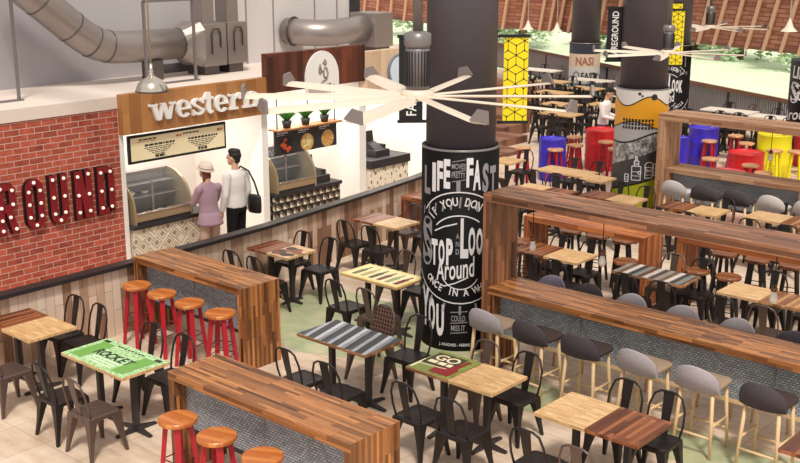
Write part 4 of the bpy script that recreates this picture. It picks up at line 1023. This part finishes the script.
def art_go(tp,a,b,z):
    for ch,x in (('G',-.13),('O',.02)):
        m=MB(); ftext(m,ch,x,.06,.2,z+.001,.02); m.build('letter',M['cream'],tp,fix=False)
    for x0,x1 in ((-.2,-.09),(-.07,.02),(.04,.1)):
        m=MB(); flat(m,[(x0,-.04),(x1,-.04),(x1,.03),(x0,.03)],z+.001); m.build('small_print',M['cream'],tp,fix=False)
    m=MB(); flat(m,[(-.24,-.09),(.13,-.09),(.13,.24),(-.24,.24)],z); m.build('lettering_ground',mat('poster_brown',S(74,62,44),.5),tp,fix=False)
    m=MB(); flat(m,[(-.02,-.25),(.23,-.25),(.23,-.06),(.19,-.02),(.19,.03),(.12,.03),(.1,-.05),(-.02,-.1)],z+.0008); flat(m,[(.13,.03),(.19,.03),(.2,.22),(.155,.22)],z+.0008); m.build('red_bottle',mat('poster_red',S(140,30,34),.45),tp,fix=False)
    m=MB(); flat(m,[(-.26,-.26),(-.22,-.26),(-.22,.0),(-.26,.0)],z); flat(m,[(-.24,-.14),(.1,-.1),(.1,-.09),(-.24,-.12)],z+.001); m.build('pale_stripes',M['cream'],tp,fix=False)
def art_bottles(tp,a,b,z):
    cols=[S(112,118,60),S(186,170,110),S(90,84,56),S(120,70,60),S(150,160,120),S(120,40,36)]
    for i,c in enumerate(cols):
        x=-.38+i*.145; m=MB(); flat(m,[(x,-.2),(x+.075,-.2),(x+.08,.02),(x+.06,.08),(x+.055,.18),(x+.025,.18),(x+.015,.08),(x-.005,.02)],z); m.build('bottle_print',mat('bottle_ink',c,.5),tp,fix=False)
    m=MB(); flat(m,[(-a+.05,-b+.05),(a-.05,-b+.05),(a-.05,b-.05),(-a+.05,b-.05)],z-.0008); m.build('pale_panel',mat('pale_yellow',S(246,232,180),.5),tp,fix=False)
def art_food(tp,a,b,z):
    rr=random.Random(5)
    for nm,c,k in (('dark_print',S(60,40,34),9),('red_print',S(200,60,36),4),('brown_print',S(128,76,44),7)):
        m=MB()
        for i in range(k):
            x,y,r=rr.uniform(-.16,.16),rr.uniform(-.19,.19),.03+.05*rr.random(); flat(m,[(x+r*(1+.3*rr.random())*math.cos(PI*j/5),y+r*math.sin(PI*j/5)) for j in range(10)],z+.0005*rr.random())
        m.build(nm,mat(nm,c,.5),tp,fix=False)
DK,LT=M['dark_top'],M['light_top']
table('red-brown wooden table against the brick-wall ledge',-11.58,-11.16,5.86,6.47,DK)
table('light beech table beside the red-brown one at left edge',-11.15,-10.57,5.86,6.47,LT)
table('table with a green printed poster top',-10.0,-8.9,5.9,6.5,M['green_poster'],M['light_top'],2,art=art_green)
table('table with black and white diagonal plank top',-8.54,-7.5,7.97,8.6,M['stripe_bw'],M['wood_top'],2)
table('table with yellow top printed with bottles',-9.8,-8.8,9.95,10.53,M['yellow_poster'],LT,2,art=art_bottles)
table('red-brown table touching boarded wall beside the food print table',-11.66,-11.26,9.95,10.52,DK)
table('light table with red and dark food print',-11.25,-10.82,9.95,10.52,LT,art=art_food)
table('red-brown table by the curved wall left of the column',-11.72,-11.26,12.16,12.73,DK)
table('light beech table left of the lettered column, back row',-11.25,-10.77,12.16,12.73,LT)
table('olive poster table with red bottle print in front of column',-6.98,-6.43,8.03,8.63,M['olive_poster'],M['wood_top'],art=art_go)
table('light beech table joined to the olive poster table',-6.42,-5.87,8.03,8.63,LT)
table('light beech table at bottom right, joined to a red-brown one',-5.33,-4.785,7.95,8.6,LT)
table('red-brown table at bottom right, joined to a beech one',-4.775,-4.24,7.95,8.6,DK)
table('red-brown table with a bulb before it, under the portal',-8.78,-8.24,12.38,12.94,DK)
table('light beech table under the portal beside a red-brown one',-8.23,-7.69,12.38,12.94,LT)
table('table with mixed grey plank top under the portal',-7.15,-6.13,12.4,12.93,M['stripe_gr'],M['wood_top'],2)
table('light beech table right of the grey planked one',-5.7,-5.15,12.48,13.02,LT)
table('mid-brown planked table cut by right edge',-5.14,-4.56,12.48,13.02,M['wood_top'])
table('red-brown table corner at bottom right edge',-3.31,-2.75,8.72,9.3,DK)
table('light table right behind the portal top, by the column',-11.12,-10.6,15.68,16.2,LT)
table('red-brown table behind portal top, left of mural column',-10.59,-10.05,15.68,16.2,DK)
table('red-brown table before the mural column',-9.93,-9.42,15.98,16.5,DK)
table('light table before the mural column green base',-9.41,-8.88,15.98,16.5,LT)
table('red-brown table before the pale far stools, left',-8.5,-7.99,16.12,16.66,DK)
table('light table before the dark far stools',-7.98,-7.46,16.12,16.66,LT)
table('light table before the right pale far stool',-7.12,-6.52,16.36,16.92,LT)
table('mid-brown table at right edge before far bar',-6.51,-5.95,16.36,16.92,M['wood_top'])
for i,(x,l) in enumerate(((-11.75,'left'),(-11.2,'middle'),(-10.65-.0,'right'))):
    table('light beech table in row before red and blue drums, %s'%l,x,x+.54,17.3,17.84,LT,group='beech tables before the drums') if i<2 else table('light beech table in row before red and blue drums, right','-' and x,x+.5,17.1,17.62,LT,group='beech tables before the drums')
table('light beech table between column and red-legged stool',-12.95,-12.42,17.4,17.95,LT)

def four(desc,x0,x1,y0,y1,near,far,ny=-.2,fy=.2,nx=(.25,.75),fx=(.25,.75),grp='cafe chairs at tables'):
    for side,ks,yy,face,xs in (('near',near,y0+ny,'n',nx),('far',far,y1+fy,'s',fx)):
        for i,k in enumerate(ks):
            if not k: continue
            kk={'b':'black','g':'bronze','p':'perf'}[k]; x=x0+(x1-x0)*xs[i]
            e='' if len([q for q in ks if q])==1 else (' left' if i==0 else ' right')
            chair(x,yy,face,kk,'%s,%s %s side, %s'%(KN[kk],e,side,desc),grp)
four('beech table at left edge',-11.6,-10.55,5.86,6.47,(None,'g'),('b','b'),-.22,.22,(.2,.88),(.3,.75))
four('green poster table',-10,-8.9,5.9,6.5,('b','g'),('b','b'),-.24,.2,(.34,.86),(.22,.72))
four('black-and-white plank table',-8.54,-7.5,7.97,8.6,('b','b'),('p','b'),-.36,.27,(.44,.98),(.28,.83))
four('yellow bottle-print table',-9.8,-8.8,9.95,10.53,('b','g'),('g','b'),-.28,.3,(.4,.95),(.2,.68))
four('food print table',-11.66,-10.82,9.95,10.52,('b','b'),('b','b'),-.25,.1,(.25,.85),(.28,.95))
four('beech table left of column',-11.72,-10.77,12.16,12.73,('b','b'),('g','b'),-.2,.3,(.3,.84),(.4,.95))
four('olive poster table pair',-6.98,-5.87,8.03,8.63,('b','b'),('g','b'),-.3,.1,(.4,.9),(.32,.8))
four('bottom-right table pair',-5.33,-4.24,7.95,8.6,('b','g'),('b','b'),-.3,.16,(.26,.74),(.35,.77))
four('beech table under the portal',-8.78,-7.69,12.38,12.94,('b','b'),('b','b'),-.1,.0,(.5,.9),(.32,.78))
four('grey planked table',-7.15,-6.13,12.4,12.93,('b','b'),('g','b'),-.05,.2,(.34,.86),(.4,.84))
four('beech and brown table pair at right',-5.7,-4.56,12.48,13.02,('b','g'),('b','b'),-.2,.22,(.25,.7),(.3,.8))
four('tables right behind the portal top',-11.12,-10.05,15.68,16.2,('b','b'),('b','b'))
four('tables before the mural column',-9.93,-8.88,15.98,16.5,('b','b'),('b','b'))
four('tables before the pale far stools',-8.5,-7.46,16.12,16.66,('b','b'),(None,'b'),-.2,.12)
four('tables at right before far bar',-7.12,-5.95,16.36,16.92,('b','b'),('b',None),-.2,.12)
four('beech row before the drums',-11.75,-10.66,17.3,17.84,('b','b'),('b','b'),-.22,.22)
four('beech table beside red-legged stool',-12.95,-12.42,17.4,17.95,(None,'b'),(None,'b'),-.22,.22,(.2,.5),(.2,.45))
chair(-11.9,15.2,'n','black','black metal chair just right of the lettered column, behind portal post')
chair(-7.0,14.6+.0,'s','black','black metal chair between the two communal tables')

# ------------------------------------------------------------------ drums and their stools
def drum(x,y,h,r,m_,label):
    t=thing('oil_drum',label,'drum',(x,y,0),0,'painted oil drums')
    prof=[(r*.97,0),(r,.02)]
    for k in (.33,.66): prof+=[(r,h*k-.03),(r*1.03,h*k),(r,h*k+.03)]
    prof+=[(r,h-.03),(r*1.03,h-.015),(r*1.0,h)]
    MB().lathe(prof,28,caps=False).build('shell',m_,t); MB().lathe([(.01,h-.02),(r*.98,h-.02),(r*.98,h)],28,caps=False).build('lid',m_,t); MB().lathe([(.03,h-.02),(.03,h),(.01,h)],10,(r*.5,.05,0)).build('bung',M['steel'],t)
for x,y,h,r,m_,l in ((-12.94,19.69,.9,.29,'blue','blue oil drum left of the row, beside a red-legged stool'),(-12.76,21.39,.9,.36,'red_drum','red oil drum left of the mural column, below the person in white'),(-11.0,21.6,.9,.24,'blue','blue oil drum partly hidden behind the far portal post'),(-11.04,22.9,.95,.33,'blue','tall blue oil drum inside the far portal frame'),(-9.36,21.42,.8,.36,'red_drum','red oil drum in the middle of the far portal'),(-8.95,19.7,.72,.36,'pink_drum','faded red drum just above the far bar top'),(-9.48,23.1,.95,.36,'yellow_drum','yellow oil drum at right in the far portal'),(-9.3,24.9,1.0,.42,'red_drum','red oil drum at the right edge under the lettered pillar')):
    drum(x,y,h,r,M[m_],l)
for x,y,k,l in ((-13.3,19.1,'drum','red-legged stool left of the left blue drum'),(-12.67,19.4,'drum','red-legged stool in front of the left blue drum'),(-12.62,20.1,'drum','red-legged stool right of the left blue drum'),(-13.2,20.95,'drum','red-legged stool behind, left of the left red drum'),(-12.35,20.9,'drum','red-legged stool before the left red drum'),(-11.75,20.3,'drum','red-legged stool low right of the left red drum'),(-10.9,21.1,'drum','red-legged stool before the partly hidden blue drum'),(-11.45,22.5,'drum','red-legged stool between two blue drums'),(-10.7,22.5,'drum','red-legged stool in front of tall blue drum'),(-10.55,23.5,'drum','red-legged stool right of tall blue drum'),(-9.95,22.75,'drum','red-legged stool behind the middle red drum'),(-9.15,22.35,'ydrum','yellow-legged stool in front of the yellow drum'),(-8.75,22.5,'ydrum','yellow-legged stool right of the yellow drum'),(-9.75,20.6,'drum','red-legged stool left of the faded red drum'),(-8.85,20.5,'drum','red-legged stool right of middle red drum, near bar'),(-8.35,19.95,'drum','red-legged stool right of the faded red drum'),(-8.55,24.0,'drum','red-legged stool before the right-edge red drum'),(-8.9,23.6,'drum','red-legged stool between yellow and right red drums')):
    place(ST[k],(x,y,0),R(random.uniform(0,40)),l,'stools around the drums')

# ------------------------------------------------------------------ far tables and chairs
FT=[(-17.7,26.9,'tan'),(-16.2,25.0,'tan'),(-15.2,25.7,'tan'),(-15.3,23.6,'tan'),(-17.5,28.3,'tan'),(-19.15,29.05,'tan'),(-13.15,25.1,'tan'),(-21.2,31.4,'white'),(-18.4,30.1,'white'),(-16.2,28.95,'white'),(-14.9,27.9,'white'),(-12.3,26.9,'white'),(-10.85,26.6,'white'),(-11.9,25.3,'tan'),(-10.6,25.3,'tan')]
NAMES=['beside the aisle, far left','nearest the pale aisle','in front of the person in white','at the near end of the dark chairs','before the far poster column','left of the far poster column','left of the person in white','by railing left of poster column','by railing right of poster column','by railing behind the black banner','by railing left of dark column','by railing right of dark column','by railing in the lawn gap','behind white counter, left','behind white counter, right']
for (x,y,k),nm in zip(FT,NAMES):
    w=.62 if k=='tan' else .85; tp=M['light_top'] if k=='tan' else M['pale_top']
    table('%s table %s'%('small light wood' if k=='tan' else 'white-topped',nm),x-w/2*1.6,x+w/2*1.6,y-.3,y+.3,tp,None,2,group='far tables')
    four('table '+nm,x-w*.8,x+w*.8,y-.3,y+.3,('b','b') if k=='tan' else (None,None),('b','b' if k=='tan' else 'g'),-.2,.2,grp='far chairs')

# ------------------------------------------------------------------ people
def remesh(m,name,mt,parent,vox,smooth=4):
    o=m.build(name,mt,None); mo=o.modifiers.new('r','REMESH'); mo.mode='VOXEL'; mo.voxel_size=vox; mo.use_smooth_shade=True
    sm=o.modifiers.new('s','SMOOTH'); sm.factor=.5; sm.iterations=smooth
    dg=bpy.context.evaluated_depsgraph_get(); me=bpy.data.meshes.new_from_object(o.evaluated_get(dg)); o.modifiers.clear(); o.data=me
    me.materials.clear(); me.materials.append(mt); me.polygons.foreach_set('use_smooth',[True]*len(me.polygons)); o.parent=parent; return o
def limb(m,pts,rs,n=12):
    P=[]; Q=[]
    for (a,b,r0,r1) in zip(pts,pts[1:],rs,rs[1:]):
        for i in range(4): t=i/4; P.append(tuple(a[k]+(b[k]-a[k])*t for k in range(3))); Q.append(r0+(r1-r0)*t)
    m.tube(P+[pts[-1]],Q+[rs[-1]],n); m.ball(pts[0],rs[0],n=10,m=6); m.ball(pts[-1],rs[-1],n=10,m=6)
def hand(m,w,d,side):
    """palm at wrist w pointing along d with five curled fingers"""
    d=Vector(d).normalized(); w=Vector(w); s_=Vector((0,0,1)).cross(d); s_=s_.normalized() if s_.length>.1 else Vector((0,1,0)); k=d.cross(s_)
    c=w+d*.05; m.ball(c,.02,.045,.05,10,6,Matrix((k,s_,d)).transposed())
    for i,(o,l) in enumerate(((-.032,.07),(-.011,.08),(.011,.076),(.032,.06))):
        b=w+d*.085+s_*o; m.tube([b,b+d*l*.5+k*.008,b+d*l*.85+k*.028],[.0095,.009,.0075],6)
    b=w+d*.03+s_*side*.042; m.tube([b,b+d*.03+s_*side*.02,b+d*.062+s_*side*.016+k*.012],[.011,.0105,.008],6)
def body(loc,yaw,sc,label,pose):
    t=thing('person',label,'person',loc,yaw); t.scale=(sc,)*3; return t
def torso_rings(m,rows,n=20):
    m.loft([[(cx+rx*math.cos(2*PI*j/n),cy+ry*math.sin(2*PI*j/n),z) for j in range(n)] for z,cx,cy,rx,ry in rows])
def head(m,c,tilt=0,yaw=0):
    T=Matrix.Rotation(yaw,4,'Z')@Matrix.Rotation(tilt,4,'X'); c=Vector(c); f=lambda x,y,z:tuple(c+(T@Vector((x,y,z))))
    T3=T.to_3x3()
    m.ball(f(0,-.01,.02),.075,.095,.1,14,10,T3); m.ball(f(0,.025,-.045),.055,.06,.06,12,8,T3); m.ball(f(0,.05,-.09),.03,.03,.025,10,6,T3)
    m.tube([f(0,.082,.02),f(0,.105,-.02),f(0,.085,-.03)],[.01,.016,.01],8)
    for s_ in (-1,1): m.ball(f(s_*.077,-.005,-.005),.012,.022,.032,8,6,T3)
    return f,T3
def face_parts(t,bd,f,T3):
    for s_ in (-1,1): MB().ball(f(s_*.03,.078,.02),.012,.008,.009,8,6,T3).build('eye',M['char'],bd)
    for s_ in (-1,1): MB().ball(f(s_*.031,.083,.043),.02,.006,.005,8,5,T3).build('eyebrow',mat('brow',S(40,28,24),.8),bd)
    MB().ball(f(0,.083,-.062),.024,.008,.008,8,6,T3).build('mouth',mat('lips',S(168,96,88),.6),bd)
def person(loc,yaw,sc,label,shirt,pants,shoe,hairm,armL,armR,headt=0,heady=0,lean=0,skirt=None,hair=None,sleeve=True):
    """front is +y; armL / armR are shoulder-elbow-wrist-handdir"""
    t=body(loc,yaw,sc,label,None); L_=lambda z:lean*max(0,z-.95)
    m=MB(); hc=(0,.02+L_(1.62),1.62)
    f,T3=head(m,hc,headt,heady)
    m.tube([(0,-.01+L_(1.4),1.40),(0,L_(1.5),1.56)],[.058,.05],12)
    torso_rings(m,[(.86,0,0,.15,.11),(.95,0,0,.155,.11),(1.08,0,L_(1.08),.135,.095),(1.25,0,L_(1.25),.155,.105),(1.38,0,L_(1.38),.165,.09),(1.43,0,L_(1.43),.1,.06)])
    for s_,leg in ((-1,((-.085,0,.88),(-.095,.02,.48),(-.1,-.02,.08))),(1,((.085,0,.88),(.1,.015,.48),(.11,-.01,.08)))):
        limb(m,leg,[.08,.054,.036]); m.tube([(leg[2][0],-.05,.04),(leg[2][0],.12,.035)],[.036,.03],8)
    for arm,s_ in ((armL,-1),(armR,1)):
        limb(m,arm[:3],[.05,.04,.028]); hand(m,arm[2],arm[3],-s_)
    bd=remesh(m,'body',M['skin'],t,.0085,3)
    face_parts(t,bd,f,T3)
    m=MB(); torso_rings(m,[(.9,0,0,.17,.125),(.98,0,0,.168,.122),(1.1,0,L_(1.1),.155,.115),(1.25,0,L_(1.25),.175,.122),(1.36,0,L_(1.36),.182,.108),(1.42,0,L_(1.42),.13,.085),(1.455,0,L_(1.44),.07,.066)])
    for arm in (armL,armR):
        a,b,c=arm[:3]; e=tuple(b[k]+(c[k]-b[k])*(.93 if sleeve else .3) for k in range(3)); limb(m,[a,b,e],[.068,.056,.043])
    remesh(m,'shirt',shirt,t,.012,5)
    m=MB(); torso_rings(m,[(.84,0,0,.165,.122),(.93,0,0,.164,.118),(.99,0,0,.158,.113)])
    for leg in (((-.085,0,.88),(-.095,.02,.48),(-.1,-.02,.07)),((.085,0,.88),(.1,.015,.48),(.11,-.01,.07))): limb(m,leg,[.094,.07,.055])
    remesh(m,'trousers',pants,t,.012,5)
    for x in (-.1,.11):
        m=MB(); m.loft([[(x+r_*math.cos(2*PI*j/12),.03+ (ry)*math.sin(2*PI*j/12),z) for j in range(12)] for z,r_,ry in ((0,.046,.135),(.03,.048,.135),(.06,.042,.11),(.09,.035,.06))]); m.build('shoe',shoe,t)
    if hair=='short':
        m=MB(); m.ball(f(0,-.022,.045),.083,.096,.092,16,10,T3); m.ball(f(0,.035,.09),.068,.055,.04,12,8,T3); m.ball(f(0,-.06,-.02),.066,.045,.06,12,8,T3)
        for i in range(14):
            a=i*.45; m.ball(f(.055*math.cos(a),-.01+.06*math.sin(a),.115),.03,.03,.02,6,4,T3)
        remesh(m,'hair',hairm,t,.009,2)
    if hair=='long':
        m=MB(); m.ball(f(0,-.02,.03),.088,.1,.095,16,10,T3); m.ball(f(0,-.055,-.07),.085,.055,.09,14,8,T3); m.ball(f(.03,-.06,-.13),.05,.035,.05,10,6,T3); m.ball(f(-.04,-.06,-.12),.04,.035,.05,10,6,T3)
        remesh(m,'hair',hairm,t,.01,3)
    return t,f,T3
blackcloth=fabric('black_cotton',S(30,30,34),S(18,18,20)); whitecloth=fabric('white_knit',S(236,232,230),S(214,208,206)); mauve=fabric('mauve_cotton',S(176,148,160),S(146,118,132)); beigecl=fabric('beige_cotton',S(204,178,166),S(176,150,138)); purple=fabric('plum_cotton',S(120,70,92),S(92,50,70))
dkh=mat('dark_hair',S(24,20,20),.6); red_h=mat('auburn_hair',S(122,62,50),.6)
rest=lambda s_:((s_*.19,-.01,1.38),(s_*.245,-.02,1.1),(s_*.25,.05,.86),(0,.15,-1))
man,f,T3=person((-13.02,10.93,0),R(97),1.07,'man in white sweater and black trousers with shoulder bag at the stall',whitecloth,blackcloth,M['black'],dkh,rest(-1),rest(1),.12,.35,0,hair='short')
def attach(o,par): o.parent=par; return o
bag=thing('shoulder_bag','black shoulder bag hanging behind the man in white','bag',(-13.02,10.93,0),R(97)); bag.scale=(1.07,)*3
MB().loft([[(.235+.05*math.cos(a)*k,-.15+.13*math.sin(a)*k,z) for a in [2*PI*i/16 for i in range(16)]] for z,k in ((.78,.8),(.8,.95),(.9,1),(1.02,.95),(1.05,.8))]).build('pouch',M['black'],bag)
MB().tube([(.235,-.24,1.03),(.2,-.19,1.25),(.15,-.13,1.42),(.12,.0,1.48),(.14,.1,1.38),(.22,.14,1.2),(.25,-.04,1.03)],.014,6).build('strap',M['black'],bag)
wl=((-.17,0,1.36),(-.22,.1,1.14),(-.08,.24,1.2),(.8,.4,.3)); wr=((.17,0,1.36),(.22,.12,1.14),(.06,.25,1.22),(-.8,.4,.3))
wom,f,T3=person((-13.0,10.38,0),R(84),.99,'woman in mauve tunic and pale hat standing at the display case',mauve,beigecl,mat('tan_shoe',S(150,120,96),.6),red_h,wl,wr,.2,.25,.1,hair='long')
m=MB(); torso_rings(m,[(.8,0,-.01,.215,.185),(.84,0,-.01,.208,.175),(.9,0,0,.185,.14),(1.0,0,0,.17,.125)],24); m.build('tunic_skirt',mauve,wom)
m=MB(); rg=[]
for z,k in ((.03,1.28),(.045,1.3),(.05,1.02),(.1,.98),(.135,.8),(.15,.45)): rg.append([f(.1*k*math.cos(2*PI*j/20),-.015+.115*k*math.sin(2*PI*j/20),z) for j in range(20)])
m.loft(rg); m.build('hat',fabric('pale_straw',S(236,222,212),S(206,188,176)),wom)
MB().loft([[f(.103*k*math.cos(2*PI*j/20),-.015+.118*k*math.sin(2*PI*j/20),z) for j in range(20)] for z,k in ((.052,1.03),(.075,1.02))],caps=False).build('hat_band',fabric('taupe_band',S(190,164,150),S(160,136,124)),wom)
fl=((-.17,0,1.36),(-.21,.06,1.1),(-.12,.27,1.08),(.4,1,0)); fr_=((.17,0,1.36),(.21,.06,1.1),(.12,.27,1.06),(-.4,1,0))
person((-13.12,22.02,0),R(-75),1.0,'distant person in white shirt and plum trousers beside mural column',whitecloth,purple,M['black'],dkh,fl,fr_,-.35,0,.15,hair='short')

# ------------------------------------------------------------------ small things
def shaker(x,y,z,label):
    t=thing('condiment_jar',label,'jar',(x,y,z)); MB().lathe([(.035,0),(.04,.01),(.04,.09),(.028,.11)],14).build('glass',M['bulb_glass'],t); MB().lathe([(.03,.11),(.03,.13),(.012,.14)],12).build('cap',M['chrome'],t)
# ------------------------------------------------------------------ light
w=bpy.data.worlds.new('world'); SC.world=w; w.use_nodes=True
w.node_tree.nodes['Background'].inputs[0].default_value=(1.0,.95,.895,1); w.node_tree.nodes['Background'].inputs[1].default_value=.85
def lamp(kind,name,loc,rot,energy,col=(1,1,1),size=1,sy=None):
    l=bpy.data.lights.new(name,kind); l.energy=energy; l.color=col
    if kind=='AREA':
        l.size=size
        if sy: l.shape='RECTANGLE'; l.size_y=sy
    elif kind=='SUN': l.angle=R(size)
    else: l.shadow_soft_size=size
    o=bpy.data.objects.new(name,l); COL.objects.link(o); o.location=loc; o.rotation_euler=rot; return o
lamp('SUN','daylight',(0,0,20),(R(22),R(26),0),2.9,(1,.93,.83),9)
for y in (10.4,13.0,15.2): lamp('AREA','stall_light',(-14.1,y,2.6),(0,0,0),46,(1,.95,.88),1.2,1.2)
SC.view_settings.view_transform='Standard'; SC.view_settings.look='None'; SC.view_settings.exposure=0
for c in list(CH.values())+list(ST.values())+list(BS.values()):
    if c.name not in USED: print('unused proto',c.name)
